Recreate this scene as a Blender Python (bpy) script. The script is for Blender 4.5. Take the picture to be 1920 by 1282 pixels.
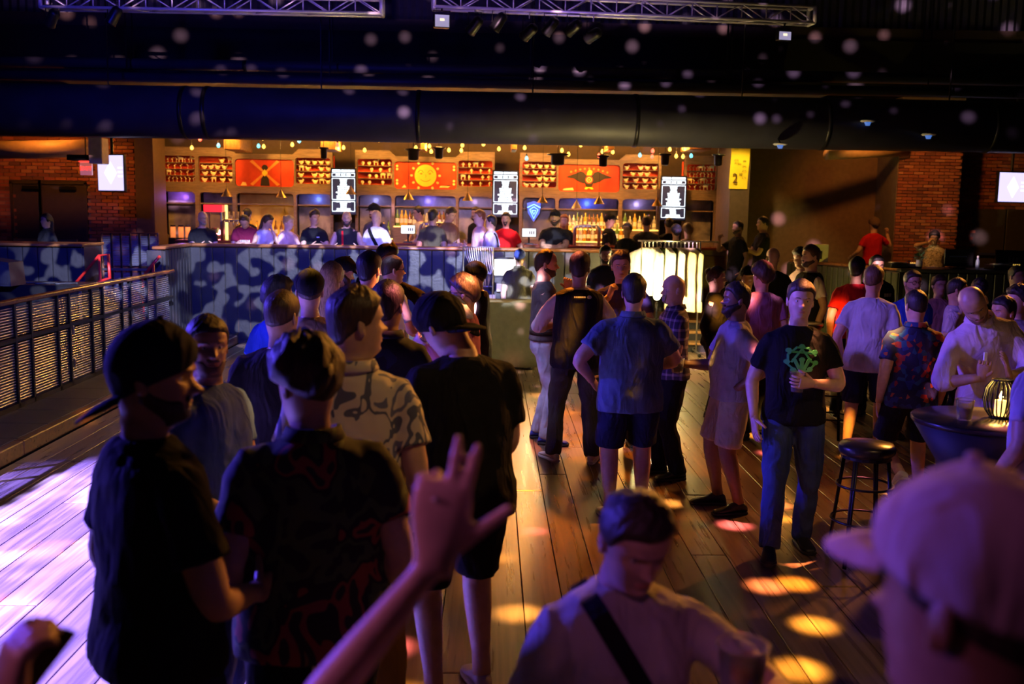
import bpy, bmesh, math, random
import numpy as np
from mathutils import Vector, Matrix
random.seed(7)
for o in list(bpy.data.objects): bpy.data.objects.remove(o)
S = bpy.context.scene
COL = S.collection
PI = math.pi

# ------------------------------------------------------------------ camera
FPX = 1867.0; CX, CY = 960.0, 641.0
CAM = np.array([0.0, 0.0, 2.15])
TH, PS, PH = math.radians(7.55), math.radians(1.275), math.radians(0.9)
_fw = np.array([math.sin(PS)*math.cos(TH), math.cos(PS)*math.cos(TH), -math.sin(TH)])
_r0 = np.array([math.cos(PS), -math.sin(PS), 0.0]); _u0 = np.cross(_r0, _fw)
_r = _r0*math.cos(PH) + _u0*math.sin(PH); _u = _u0*math.cos(PH) - _r0*math.sin(PH)
cam_d = bpy.data.cameras.new('camera'); cam = bpy.data.objects.new('camera', cam_d); COL.objects.link(cam)
cam_d.sensor_width = 36; cam_d.lens = 36*FPX/1920; cam_d.clip_start = 0.05
cam.matrix_world = Matrix([[_r[0], _u[0], -_fw[0], CAM[0]], [_r[1], _u[1], -_fw[1], CAM[1]],
                           [_r[2], _u[2], -_fw[2], CAM[2]], [0, 0, 0, 1]])
cam_d.dof.use_dof = True; cam_d.dof.focus_distance = 7.6; cam_d.dof.aperture_fstop = 2.4
S.camera = cam
def ray(px, py):
    return _fw + _r*((px-CX)/FPX) - _u*((py-CY)/FPX)
def PY(px, py, Y):            # point seen at a pixel, at distance Y into the room
    d = ray(px, py); return Vector(CAM + d*((Y-CAM[1])/d[1]))
def PZ(px, py, z):            # point seen at a pixel, on a level surface at height z
    d = ray(px, py); return Vector(CAM + d*((z-CAM[2])/d[2]))
def X_at(px, Y, z=1.0):       # world x of a pixel column at depth Y, height z
    a = PY(px, 300, Y); b = PY(px, 700, Y)
    t = (z-a.z)/(b.z-a.z); return a.x + (b.x-a.x)*t
def Z_at(px, py, Y): return PY(px, py, Y).z

S.view_settings.view_transform = 'Standard'; S.view_settings.look = 'None'
S.view_settings.gamma = 1; S.view_settings.use_curve_mapping = False
S.view_settings.exposure = 0.0

# ------------------------------------------------------------------ world, stage lights and added fill spots
W = bpy.data.worlds.new('world'); S.world = W; W.use_nodes = True
W.node_tree.nodes['Background'].inputs[0].default_value = (0.10, 0.05, 0.12, 1)
W.node_tree.nodes['Background'].inputs[1].default_value = 0.012

def gobo_nodes(ld, kind, scale, lo, hi, seed=0.0, cols=None, mult=1.0, shutter=None, low=None):
    ld.use_nodes = True; nt = ld.node_tree; nd = nt.nodes; em = nd['Emission']
    tc = nd.new('ShaderNodeTexCoord')
    mp = nd.new('ShaderNodeMapping'); mp.inputs['Location'].default_value = (seed, seed*1.7, seed*.3)
    nt.links.new(tc.outputs['Normal'], mp.inputs['Vector'])
    if kind == 'dots':
        tx = nd.new('ShaderNodeTexVoronoi'); tx.inputs['Scale'].default_value = scale
        tx.inputs['Randomness'].default_value = 0.8; out = tx.outputs['Distance']
    else:
        tx = nd.new('ShaderNodeTexNoise'); tx.inputs['Scale'].default_value = scale
        tx.inputs['Detail'].default_value = 0.6; out = tx.outputs[0]
    nt.links.new(mp.outputs[0], tx.inputs['Vector'])
    mr = nd.new('ShaderNodeMapRange'); mr.interpolation_type = 'SMOOTHSTEP'
    mr.inputs['From Min'].default_value = lo; mr.inputs['From Max'].default_value = hi
    mr.inputs['To Min'].default_value = 1.0 if kind == 'dots' else 0.0
    mr.inputs['To Max'].default_value = 0.0 if kind == 'dots' else 1.0
    nt.links.new(out, mr.inputs['Value'])
    mu = nd.new('ShaderNodeMath'); mu.operation = 'MULTIPLY'; mu.inputs[1].default_value = mult
    nt.links.new(mr.outputs[0], mu.inputs[0]); res = mu.outputs[0]
    if shutter is not None:      # barn door along the top of the beam
        sp_ = nd.new('ShaderNodeSeparateXYZ'); nt.links.new(tc.outputs['Normal'], sp_.inputs[0])
        az = nd.new('ShaderNodeMath'); az.operation = 'ABSOLUTE'; nt.links.new(sp_.outputs[2], az.inputs[0])
        dv = nd.new('ShaderNodeMath'); dv.operation = 'DIVIDE'; nt.links.new(sp_.outputs[1], dv.inputs[0]); nt.links.new(az.outputs[0], dv.inputs[1])
        m2 = nd.new('ShaderNodeMapRange'); m2.inputs['From Min'].default_value = shutter; m2.inputs['From Max'].default_value = shutter+.015
        m2.inputs['To Min'].default_value = 1.; m2.inputs['To Max'].default_value = 0.; nt.links.new(dv.outputs[0], m2.inputs['Value'])
        m3 = nd.new('ShaderNodeMath'); m3.operation = 'MULTIPLY'; nt.links.new(res, m3.inputs[0]); nt.links.new(m2.outputs[0], m3.inputs[1]); res = m3.outputs[0]
        if low is not None:
            m4 = nd.new('ShaderNodeMapRange'); m4.inputs['From Min'].default_value = low-.012; m4.inputs['From Max'].default_value = low; nt.links.new(dv.outputs[0], m4.inputs['Value'])
            m5 = nd.new('ShaderNodeMath'); m5.operation = 'MULTIPLY'; nt.links.new(res, m5.inputs[0]); nt.links.new(m4.outputs[0], m5.inputs[1]); res = m5.outputs[0]
    nt.links.new(res, em.inputs['Strength'])
    if cols:
        cr = nd.new('ShaderNodeValToRGB'); cr.color_ramp.interpolation = 'CONSTANT'
        while len(cr.color_ramp.elements) < len(cols): cr.color_ramp.elements.new(0.5)
        for i, c in enumerate(cols):
            cr.color_ramp.elements[i].position = i/len(cols); cr.color_ramp.elements[i].color = (*c, 1)
        if kind == 'dots':
            sp = nd.new('ShaderNodeSeparateColor'); nt.links.new(tx.outputs['Color'], sp.inputs[0])
            nt.links.new(sp.outputs[0], cr.inputs[0])
        nt.links.new(cr.outputs[0], em.inputs['Color'])
def spot(name, loc, target, energy, color, angle, blend=0.5, radius=0.08):
    ld = bpy.data.lights.new(name, 'SPOT'); o = bpy.data.objects.new(name, ld); COL.objects.link(o)
    ld.energy = energy; ld.color = color; ld.spot_size = math.radians(angle); ld.spot_blend = blend
    ld.shadow_soft_size = radius
    o.location = loc
    o.rotation_euler = (Vector(target)-Vector(loc)).to_track_quat('-Z', 'Y').to_euler()
    return ld
def point(name, loc, energy, color, radius=0.1):
    ld = bpy.data.lights.new(name, 'POINT'); o = bpy.data.objects.new(name, ld); COL.objects.link(o)
    ld.energy = energy; ld.color = color; ld.shadow_soft_size = radius; o.location = loc
    return ld
VIOLET = (0.30, 0.22, 1.0); BLUE = (0.03, 0.06, 1.0); PINK = (1.0, 0.28, 0.75)
ORANGE = (1.0, 0.40, 0.06); GOLD = (1.0, 0.62, 0.10)
# violet wash from the left side on the floor
spot('stage_wash_violet', (-8.6, 4.2, 5.2), (-3.1, 5.7, 0), 140000, (0.16, 0.135, 1.0), 38, 0.35, 0.05)
gobo_nodes(bpy.data.lights['stage_wash_violet'], 'noise', 1, -5, -4, 0, None, 1.0, 0.14, -1)
spot('stage_wash_break', (-8.6, 3.6, 5.4), (-3.1, 5.7, 0), 90000, (0.30, 0.28, 1.0), 37, 0.4, 0.03)
gobo_nodes(bpy.data.lights['stage_wash_break'], 'noise', 22, 0.48, 0.74, 2.0, None, 1.0, 0.13, -1)
# side light from the left, blue to violet, raking over the crowd
spot('side_blue', (-8.0, 7.5, 3.4), (-0.4, 4.6, 1.5), 4200, (0.10, 0.06, 1.0), 50, 0.7, 0.12)
gobo_nodes(bpy.data.lights['side_blue'], 'noise', 1, -5, -4, 0, None, 1.0, 0.3, -0.08)
spot('side_violet', (-6.5, 5.5, 4.8), (4.6, 7.6, 1.5), 3000, (0.30, 0.15, 1.0), 30, 0.6, 0.12)
gobo_nodes(bpy.data.lights['side_violet'], 'noise', 1, -5, -4, 0, None, 1.0, 0.3, -0.075)
spot('stage_pink', (-0.6, -1.4, 4.0), (0.75, 1.15, 1.85), 36, (1.0, 0.25, 0.80), 44, 0.6, 0.10)
gobo_nodes(bpy.data.lights['stage_pink'], 'noise', 1, -5, -4, 0, None, 1.0, 0.5, -0.05)
spot('stage_pink_low', (-3.4, 0.9, 3.2), (-0.08, 1.36, 1.70), 150, (1.0, 0.26, 0.85), 17, 0.6, 0.10)
# broken-up blue and cool white on the bar front, shuttered above the drink rail
spot('gobo_blue', (-0.5, 2.0, 5.2), (-4.6, 16.0, 0.6), 9500, (0.04, 0.06, 1.0), 40, 0.2, 0.02)
gobo_nodes(bpy.data.lights['gobo_blue'], 'noise', 1, -5, -4, 0, None, 1.0, 0.075, -0.05)
spot('gobo_white', (-0.4, 2.0, 5.2), (-2.9, 16.0, 0.6), 34000, (0.60, 0.62, 0.86), 36, 0.35, 0.02)
gobo_nodes(bpy.data.lights['gobo_white'], 'noise', 70, 0.51, 0.57, 4.0, None, 1.0, 0.075, -0.05)
# mirror-ball dots: warm on the dance floor, pale pink on the duct
spot('dots_floor', (2.2, 6.6, 5.8), (1.6, 7.2, 0), 21000, (1, 1, 1), 92, 0.5, 0.03)
gobo_nodes(bpy.data.lights['dots_floor'], 'dots', 11.5, 0.07, 0.30, 2.35,
           [(1.0, .34, .03), (1.0, .45, .05), (1, .2, .22), (1.0, .5, .10), (1, .30, .10)])
spot('dots_duct', (1.0, 4.2, 5.3), (0.6, 15.5, 3.75), 20000, (1.0, 0.55, 0.75), 70, 0.3, 0.02)
gobo_nodes(bpy.data.lights['dots_duct'], 'dots', 26, 0.05, 0.29, 5.0)
spot('duct_blue', (-5.5, 9.5, 4.6), (-4.5, 15.5, 3.7), 420, (0.02, 0.03, 1.0), 80, 0.9, 0.2)
spot('rail_front', (-1.0, 3.0, 4.4), (-1.6, 16.6, 2.0), 3600, (0.62, 0.46, 1.0), 30, 0.6, 0.05)
gobo_nodes(bpy.data.lights['rail_front'], 'noise', 1, -5, -4, 0, None, 1.0, 0.05, -0.042)
spot('railing_fill', (0.5, 3.0, 4.6), (-4.66, 9.6, 0.6), 900, (0.25, 0.25, 1.0), 30, 0.6, 0.05)  # added spot to turn the railing panes bluish
spot('merch_fill', (-0.4, 5.0, 6.0), (0.35, 13.4, 0.55), 1500, (1.0, .84, .46), 13, 0.6, 0.05)  # added spot to brighten the front of the merchandise table
spot('jeans_fill', (-3.5, 7.5, 6.5), (0.42, 9.1, 0.6), 1500, (0.55, .50, 1.0), 13, 0.6, 0.05)  # added spot to brighten the pale jeans
spot('truss_spill', (-1.0, 6.0, 3.4), (-1.5, 14.6, 5.1), 1500, (0.42, 0.22, 1.0), 62, 0.6, 0.1)  # added upward spot standing in for stage light spilling on the truss
gobo_nodes(bpy.data.lights['truss_spill'], 'noise', 1, -5, -4, 0, None, 1.0, 0.04, -0.02)
spot('floor_bar_fill', (0.4, 12.6, 5.2), (0.15, 9.0, 0), 3600, (1.0, 0.22, 0.01), 42, 0.8, 0.2)  # added spot standing in for the bar's orange reflection on the floor
spot('brick_left', (-7.4, 17.0, 3.9), (-8.4, 19.0, 2.0), 150, (1.0, 0.30, 0.03), 110, 0.7, 0.1)
spot('brick_right', (6.6, 16.4, 4.0), (7.8, 18.6, 2.0), 170, (1.0, 0.34, 0.05), 100, 0.7, 0.1)
spot('deck_right', (5.6, 18.0, 4.0), (4.2, 16.4, 1.4), 110, (1.0, 0.36, 0.06), 110, 0.7, 0.1)
spot('warm_right', (7.5, 12.0, 4.6), (1.6, 5.0, 1.2), 1900, (1.0, 0.34, 0.05), 44, 0.7, 0.15)
spot('warm_face', (2.2, 8.6, 5.4), (-1.0, 3.0, 1.5), 900, (1.0, 0.38, 0.05), 44, 0.7, 0.12)
spot('tungsten_floor', (3.2, 1.0, 6.2), (0.8, 5.6, 0), 260, (1.0, .56, .22), 46, 0.4, 0.02)
gobo_nodes(bpy.data.lights['tungsten_floor'], 'noise', 9, 0.50, 0.56, 8.0)

# ------------------------------------------------------------------ materials
MATS = {}
def _noise(nt, scale, detail=4, coord='Object', mapping=None):
    tc = nt.nodes.new('ShaderNodeTexCoord'); n = nt.nodes.new('ShaderNodeTexNoise')
    n.inputs['Scale'].default_value = scale; n.inputs['Detail'].default_value = detail
    src = tc.outputs[coord]
    if mapping:
        m = nt.nodes.new('ShaderNodeMapping'); m.inputs['Scale'].default_value = mapping
        nt.links.new(src, m.inputs[0]); src = m.outputs[0]
    nt.links.new(src, n.inputs['Vector']); return n
def mat(name, col=(.5, .5, .5), rough=.6, metal=0., emit=None, estr=0., var=.12, nscale=12, bump=0., bscale=60, trans=0., ior=1.45, alpha=1., sheen=0.):
    if name in MATS: return MATS[name]
    m = bpy.data.materials.new(name); m.use_nodes = True; nt = m.node_tree; b = nt.nodes['Principled BSDF']
    b.inputs['Roughness'].default_value = rough; b.inputs['Metallic'].default_value = metal
    b.inputs['IOR'].default_value = ior; b.inputs['Transmission Weight'].default_value = trans; b.inputs['Alpha'].default_value = alpha
    if sheen: b.inputs['Specular IOR Level'].default_value = sheen
    if var > 0:
        n = _noise(nt, nscale); cr = nt.nodes.new('ShaderNodeValToRGB')
        cr.color_ramp.elements[0].position = .3; cr.color_ramp.elements[1].position = .7
        cr.color_ramp.elements[0].color = (*[max(0, c*(1-var)) for c in col], 1)
        cr.color_ramp.elements[1].color = (*[min(1, c*(1+var)) for c in col], 1)
        nt.links.new(n.outputs[0], cr.inputs[0]); nt.links.new(cr.outputs[0], b.inputs['Base Color'])
    else: b.inputs['Base Color'].default_value = (*col, 1)
    if emit: b.inputs['Emission Color'].default_value = (*emit, 1); b.inputs['Emission Strength'].default_value = estr
    if bump:
        n2 = _noise(nt, bscale, 6); bp = nt.nodes.new('ShaderNodeBump'); bp.inputs['Strength'].default_value = bump
        bp.inputs['Distance'].default_value = .01
        nt.links.new(n2.outputs[0], bp.inputs['Height']); nt.links.new(bp.outputs[0], b.inputs['Normal'])
    MATS[name] = m; return m
def ramp_mat(name, kind, scale, stops, rough=.7, mapping=None, detail=3, const=True, bump=0., coord='Object'):
    """cloth prints, wood and so on: a texture through a colour ramp"""
    if name in MATS: return MATS[name]
    m = bpy.data.materials.new(name); m.use_nodes = True; nt = m.node_tree; b = nt.nodes['Principled BSDF']
    b.inputs['Roughness'].default_value = rough
    tc = nt.nodes.new('ShaderNodeTexCoord'); mp = nt.nodes.new('ShaderNodeMapping')
    mp.inputs['Scale'].default_value = mapping or (1, 1, 1); nt.links.new(tc.outputs[coord], mp.inputs[0])
    if kind == 'noise':
        t = nt.nodes.new('ShaderNodeTexNoise'); t.inputs['Detail'].default_value = detail; t.inputs['Distortion'].default_value = .6; out = t.outputs[0]
    elif kind == 'vor':
        t = nt.nodes.new('ShaderNodeTexVoronoi'); sp = nt.nodes.new('ShaderNodeSeparateColor')
        nt.links.new(t.outputs['Color'], sp.inputs[0]); out = sp.outputs[0]
    else:
        t = nt.nodes.new('ShaderNodeTexWave'); t.inputs['Distortion'].default_value = 6; t.inputs['Detail'].default_value = 3; out = t.outputs[0]
    t.inputs['Scale'].default_value = scale; nt.links.new(mp.outputs[0], t.inputs['Vector'])
    cr = nt.nodes.new('ShaderNodeValToRGB'); cr.color_ramp.interpolation = 'CONSTANT' if const else 'LINEAR'
    while len(cr.color_ramp.elements) < len(stops): cr.color_ramp.elements.new(.5)
    for e, (p, c) in zip(cr.color_ramp.elements, stops): e.position = p; e.color = (*c, 1)
    nt.links.new(out, cr.inputs[0]); nt.links.new(cr.outputs[0], b.inputs['Base Color'])
    if bump:
        bp = nt.nodes.new('ShaderNodeBump'); bp.inputs['Strength'].default_value = bump; bp.inputs['Distance'].default_value = .005
        nt.links.new(out, bp.inputs['Height']); nt.links.new(bp.outputs[0], b.inputs['Normal'])
    MATS[name] = m; return m
def plank_mat(name, dark, light, rough, grain=(26, 1.1, 26), axis_bump=.06):
    m = bpy.data.materials.new(name); m.use_nodes = True; nt = m.node_tree; b = nt.nodes['Principled BSDF']; L = nt.links.new
    ge = nt.nodes.new('ShaderNodeNewGeometry'); oi = nt.nodes.new('ShaderNodeObjectInfo')
    ad = nt.nodes.new('ShaderNodeVectorMath'); ad.operation = 'ADD'
    sc = nt.nodes.new('ShaderNodeMath'); sc.operation = 'MULTIPLY'; sc.inputs[1].default_value = 37.0
    L(oi.outputs['Random'], sc.inputs[0]); L(ge.outputs['Position'], ad.inputs[0]); L(sc.outputs[0], ad.inputs[1])
    mp = nt.nodes.new('ShaderNodeMapping'); mp.inputs['Scale'].default_value = grain; L(ad.outputs[0], mp.inputs[0])
    n = nt.nodes.new('ShaderNodeTexNoise'); n.inputs['Scale'].default_value = 1.0; n.inputs['Detail'].default_value = 6; n.inputs['Distortion'].default_value = .5
    L(mp.outputs[0], n.inputs['Vector'])
    cr = nt.nodes.new('ShaderNodeValToRGB'); cr.color_ramp.elements[0].position = .25; cr.color_ramp.elements[1].position = .75
    cr.color_ramp.elements[0].color = (*dark, 1); cr.color_ramp.elements[1].color = (*light, 1); L(n.outputs[0], cr.inputs[0])
    hs = nt.nodes.new('ShaderNodeHueSaturation'); L(cr.outputs[0], hs.inputs['Color'])
    mr = nt.nodes.new('ShaderNodeMapRange'); mr.inputs['To Min'].default_value = .72; mr.inputs['To Max'].default_value = 1.22
    L(oi.outputs['Random'], mr.inputs['Value']); L(mr.outputs[0], hs.inputs['Value']); L(hs.outputs[0], b.inputs['Base Color'])
    rr = nt.nodes.new('ShaderNodeMapRange'); rr.inputs['To Min'].default_value = rough*.8; rr.inputs['To Max'].default_value = rough*1.35
    L(n.outputs[0], rr.inputs['Value']); L(rr.outputs[0], b.inputs['Roughness'])
    bp = nt.nodes.new('ShaderNodeBump'); bp.inputs['Strength'].default_value = axis_bump; bp.inputs['Distance'].default_value = .004
    L(n.outputs[0], bp.inputs['Height']); L(bp.outputs[0], b.inputs['Normal'])
    MATS[name] = m; return m
def rand_mat(name, cols, rough=.8, bump=.4):
    """each object picks its own tone (bricks)"""
    m = bpy.data.materials.new(name); m.use_nodes = True; nt = m.node_tree; b = nt.nodes['Principled BSDF']; L = nt.links.new
    oi = nt.nodes.new('ShaderNodeObjectInfo'); ge = nt.nodes.new('ShaderNodeNewGeometry')
    ad = nt.nodes.new('ShaderNodeMath'); ad.operation = 'ADD'; L(oi.outputs['Random'], ad.inputs[0]); L(ge.outputs['Random Per Island'], ad.inputs[1])
    fr = nt.nodes.new('ShaderNodeMath'); fr.operation = 'FRACT'; L(ad.outputs[0], fr.inputs[0])
    cr = nt.nodes.new('ShaderNodeValToRGB'); cr.color_ramp.interpolation = 'CONSTANT'
    while len(cr.color_ramp.elements) < len(cols): cr.color_ramp.elements.new(.5)
    for i, c in enumerate(cols): cr.color_ramp.elements[i].position = i/len(cols); cr.color_ramp.elements[i].color = (*c, 1)
    L(fr.outputs[0], cr.inputs[0]); L(cr.outputs[0], b.inputs['Base Color']); b.inputs['Roughness'].default_value = rough
    n = _noise(nt, 40, 6, 'Object'); bp = nt.nodes.new('ShaderNodeBump'); bp.inputs['Strength'].default_value = bump; bp.inputs['Distance'].default_value = .006
    L(n.outputs[0], bp.inputs['Height']); L(bp.outputs[0], b.inputs['Normal'])
    MATS[name] = m; return m
def emat(name, col, s): return mat(name, (.02, .02, .02), .4, 0, col, s, var=0)

# ------------------------------------------------------------------ mesh helpers
class MB:
    def __init__(s): s.v = []; s.f = []
    def add(s, v, f):
        o = len(s.v); s.v += [tuple(p) for p in v]; s.f += [tuple(i+o for i in q) for q in f]; return s
    def box(s, c, d, M=None):
        x, y, z = d[0]/2, d[1]/2, d[2]/2
        v = [Vector((a*x, b*y, e*z)) for e in (-1, 1) for b in (-1, 1) for a in (-1, 1)]
        if M is not None: v = [M @ p for p in v]
        v = [p+Vector(c) for p in v]
        return s.add(v, [(0, 2, 3, 1), (4, 5, 7, 6), (0, 1, 5, 4), (2, 6, 7, 3), (0, 4, 6, 2), (1, 3, 7, 5)])
    def bbox(s, x0, x1, y0, y1, z0, z1): return s.box(((x0+x1)/2, (y0+y1)/2, (z0+z1)/2), (x1-x0, y1-y0, z1-z0))
    def cbox(s, c, d, ch=.01, M=None):          # chamfered box (24 corner verts through bmesh)
        bm = bmesh.new(); bmesh.ops.create_cube(bm, size=1)
        for v in bm.verts: v.co = Vector((v.co.x*d[0], v.co.y*d[1], v.co.z*d[2]))
        bmesh.ops.bevel(bm, geom=bm.edges[:], offset=ch, segments=1, affect='EDGES')
        vs = [(M @ v.co if M is not None else v.co)+Vector(c) for v in bm.verts]; bm.verts.index_update()
        s.add(vs, [[v.index for v in f.verts] for f in bm.faces]); bm.free(); return s
    def loft(s, rings, cap=True):
        n = len(rings[0]); o = len(s.v)
        for r in rings: s.v += [tuple(p) for p in r]
        for i in range(len(rings)-1):
            for j in range(n):
                k = (j+1) % n; s.f.append((o+i*n+j, o+i*n+k, o+(i+1)*n+k, o+(i+1)*n+j))
        if cap:
            s.f.append(tuple(o+j for j in range(n-1, -1, -1))); e = o+(len(rings)-1)*n; s.f.append(tuple(e+j for j in range(n)))
        return s
    def tube(s, pts, r, n=8, cap=True):
        pts = [Vector(p) for p in pts]; rs = r if isinstance(r, (list, tuple)) else [r]*len(pts); rings = []; pu = None
        for i, p in enumerate(pts):
            d = (pts[min(i+1, len(pts)-1)]-pts[max(i-1, 0)]); d = d.normalized() if d.length > 1e-9 else Vector((0, 0, 1))
            if pu is None: pu = d.orthogonal().normalized()
            u = pu-d*pu.dot(d); u = u.normalized() if u.length > 1e-6 else d.orthogonal().normalized(); w = d.cross(u); pu = u
            rings.append([p+(u*math.cos(a)+w*math.sin(a))*rs[i] for a in [2*PI*k/n for k in range(n)]])
        return s.loft(rings, cap)
    def lathe(s, c, prof, n=20, M=None, cap=True):
        rings = []
        for r, z in prof:
            q = [Vector((r*math.cos(2*PI*k/n), r*math.sin(2*PI*k/n), z)) for k in range(n)]
            if M is not None: q = [M @ p for p in q]
            rings.append([p+Vector(c) for p in q])
        return s.loft(rings, cap)
    def ball(s, c, r, n=12, m=8, M=None):
        rr = r if isinstance(r, (list, tuple)) else (r, r, r); rings = []
        for i in range(m+1):
            a = -PI/2+PI*(i if 0 < i < m else (i+.08 if i == 0 else i-.08))/m
            q = [Vector((rr[0]*math.cos(a)*math.cos(2*PI*k/n), rr[1]*math.cos(a)*math.sin(2*PI*k/n), rr[2]*math.sin(a))) for k in range(n)]
            if M is not None: q = [M @ p for p in q]
            rings.append([p+Vector(c) for p in q])
        return s.loft(rings)
    def prism(s, pts, y0, y1):                  # outline in x,z extruded along y
        n = len(pts); o = len(s.v)
        ar = sum(pts[i][0]*pts[(i+1) % n][1]-pts[(i+1) % n][0]*pts[i][1] for i in range(n))
        if ar < 0: pts = pts[::-1]
        s.v += [(p[0], y0, p[1]) for p in pts]+[(p[0], y1, p[1]) for p in pts]
        s.f.append(tuple(o+i for i in range(n))); s.f.append(tuple(o+n+i for i in range(n-1, -1, -1)))
        for i in range(n):
            k = (i+1) % n; s.f.append((o+i, o+n+i, o+n+k, o+k))
        return s
    def mesh(s, name, smooth=False):
        m = bpy.data.meshes.new(name); m.from_pydata(s.v, [], s.f); m.validate()
        if smooth: m.polygons.foreach_set('use_smooth', [True]*len(m.polygons))
        m.update(); return m
    def build(s, name, material, parent=None, smooth=False, loc=None, rz=0.):
        return obj(name, s.mesh(name, smooth), material, parent, loc, rz)
def obj(name, me, material=None, parent=None, loc=None, rz=0.):
    o = bpy.data.objects.new(name, me); COL.objects.link(o)
    if material is not None and not me.materials: me.materials.append(material)
    if parent is not None: o.parent = parent
    if loc is not None: o.location = loc
    if rz: o.rotation_euler.z = rz
    return o
def tag(o, label, cat, group=None):
    o['label'] = label; o['category'] = cat
    if group: o['group'] = group
    return o
def thing(name, label, cat, loc=(0, 0, 0), rz=0., group=None):
    o = bpy.data.objects.new(name, None); COL.objects.link(o); o.location = loc; o.rotation_euler.z = rz; o.empty_display_size = .1
    return tag(o, label, cat, group)
def struct(o, label=None):
    o['kind'] = 'structure'
    if label: o['label'] = label
    return o
def dup(o, loc=None, parent=None, label=None, rz=None):
    c = o.copy(); COL.objects.link(c)
    if parent is not None: c.parent = parent
    if loc is not None: c.location = loc
    if rz is not None: c.rotation_euler.z = rz
    if label: c['label'] = label
    for ch in list(o.children): dup(ch, None, c)
    return c
def rrect(x0, x1, z0, z1, r, k=4):
    pts = []
    for cx, cz, a0 in ((x1-r, z0+r, -90), (x1-r, z1-r, 0), (x0+r, z1-r, 90), (x0+r, z0+r, 180)):
        for i in range(k+1):
            a = math.radians(a0+90*i/k); pts.append((cx+r*math.cos(a), cz+r*math.sin(a)))
    return pts
def holed(name, outline, holes, y, depth, material, parent=None):
    """flat board in the x-z plane with cut-outs, front face at y"""
    cu = bpy.data.curves.new(name, 'CURVE'); cu.dimensions = '2D'; cu.fill_mode = 'BOTH'; cu.extrude = depth/2
    for pts in [outline]+holes:
        sp = cu.splines.new('POLY'); sp.points.add(len(pts)-1); sp.use_cyclic_u = True
        for q, p in zip(sp.points, pts): q.co = (p[0], p[1], 0, 1)
    t = bpy.data.objects.new('t', cu); TMP.collection.objects.link(t); TMP.view_layers[0].update()
    me = bpy.data.meshes.new_from_object(t.evaluated_get(TMP.view_layers[0].depsgraph))
    me.name = name; bpy.data.objects.remove(t)
    me.transform(Matrix.Translation((0, y+depth/2, 0)) @ Matrix.Rotation(PI/2, 4, 'X'))
    me.materials.clear(); me.materials.append(material)
    return obj(name, me, material, parent)
TMP = bpy.data.scenes.new('workbench')
def text(name, s, loc, size, material, parent=None, rot=(PI/2, 0, 0), align='CENTER', ext=.002, sx=1.):
    cu = bpy.data.curves.new(name, 'FONT'); cu.body = s; cu.size = size; cu.extrude = ext; cu.align_x = align; cu.align_y = 'CENTER'; cu.resolution_u = 2
    t = bpy.data.objects.new('t', cu); TMP.collection.objects.link(t); TMP.view_layers[0].update()
    me = bpy.data.meshes.new_from_object(t.evaluated_get(TMP.view_layers[0].depsgraph)); bpy.data.objects.remove(t)
    me.name = name; me.materials.clear(); me.materials.append(material)
    o = obj(name, me, material, parent, loc); o.rotation_euler = rot; o.scale = (sx, 1, 1); return o
# ================================================================== the place
M_FLOOR = plank_mat('floor_wood', (.085, .052, .034), (.27, .185, .13), .27)
M_BLACKW = mat('black_paint', (.022, .022, .026), .38, bump=.25, bscale=30)
M_DARK = mat('dark_wall', (.03, .028, .03), .8)
M_BROWN = mat('brown_plaster', (.16, .095, .06), .75, bump=.1, bscale=20)
M_BLACKM = mat('black_metal', (.02, .02, .022), .35, .6, var=0)
M_STEEL = mat('steel', (.55, .55, .58), .3, 1., var=.05)
M_ALU = mat('aluminium', (.66, .65, .70), .4, .45, var=.05)
M_WOODCAP = plank_mat('rail_wood', (.10, .035, .012), (.30, .12, .04), .28, (2.5, 30, 30))
M_DUCT = mat('duct_paint', (.036, .036, .052), .5, var=.2, nscale=3, bump=.1, bscale=14)
M_BRICK = rand_mat('brick', [(.26, .075, .035), (.34, .11, .05), (.20, .055, .03), (.40, .16, .08), (.29, .09, .04), (.15, .05, .035), (.33, .09, .05), (.24, .08, .04)])
M_MORTAR = mat('mortar', (.18, .14, .11), .9)
M_TILE = mat('rubber_tile', (.035, .035, .045), .32, var=.4, nscale=90, bump=.6, bscale=220)
M_GLASS = mat('clear_glass', (.9, .95, 1), .03, trans=1., var=0)
DECK = .45; WALLY = 16.0
def MBbox(*a): return MB().bbox(*a)

# dance floor: every plank a piece
fl = MB().bbox(-4.0, 12.0, -6.0, WALLY+.4, -.16, -.032).build('floor', M_DARK); struct(fl, 'dark wooden plank dance floor')
um = MB().cbox((0, .5, -.016), (.2140, .9985, .032), .0025).mesh('plank'); um.materials.append(M_FLOOR)
pw = .2185; x = -3.95+pw/2; npl = 0
while x < 11.9:
    y = 1.2-random.random()*2.5
    if x > 9.0: x += pw; continue
    while y < WALLY+.35:
        L = random.uniform(3.0, 5.2); y1 = min(y+L, WALLY+.38)
        if y1 > 2.0 and y1-y > .3 and abs(x) < .8*y1+1.6:
            o = obj('plank', um, M_FLOOR, fl, (x, y, 0)); o.scale = (1, y1-y, 1); npl += 1
        y = y1+.002
    x += pw
print('planks', npl)

# low platform at the left with rubber tiles and a kerb
KX = -3.97
pf = MB().bbox(-11, KX-.09, 3.0, WALLY, -.05, .118).build('floor_platform', M_DARK); struct(pf, 'low black platform beside the dance floor')
tm = MB().cbox((0, 0, .006), (.594, .594, .012), .003).mesh('tile'); tm.materials.append(M_TILE)
for i in range(5):
    for j in range(19): obj('tile', tm, M_TILE, pf, (KX-.4-i*.6, 4.6+j*.6, .118))
for j in range(7):
    k = MB().cbox((KX-.045, 3.0+j*1.8+.9, .066), (.09, 1.796, .132), .008).build('kerb', M_WOODCAP, pf)

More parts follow.
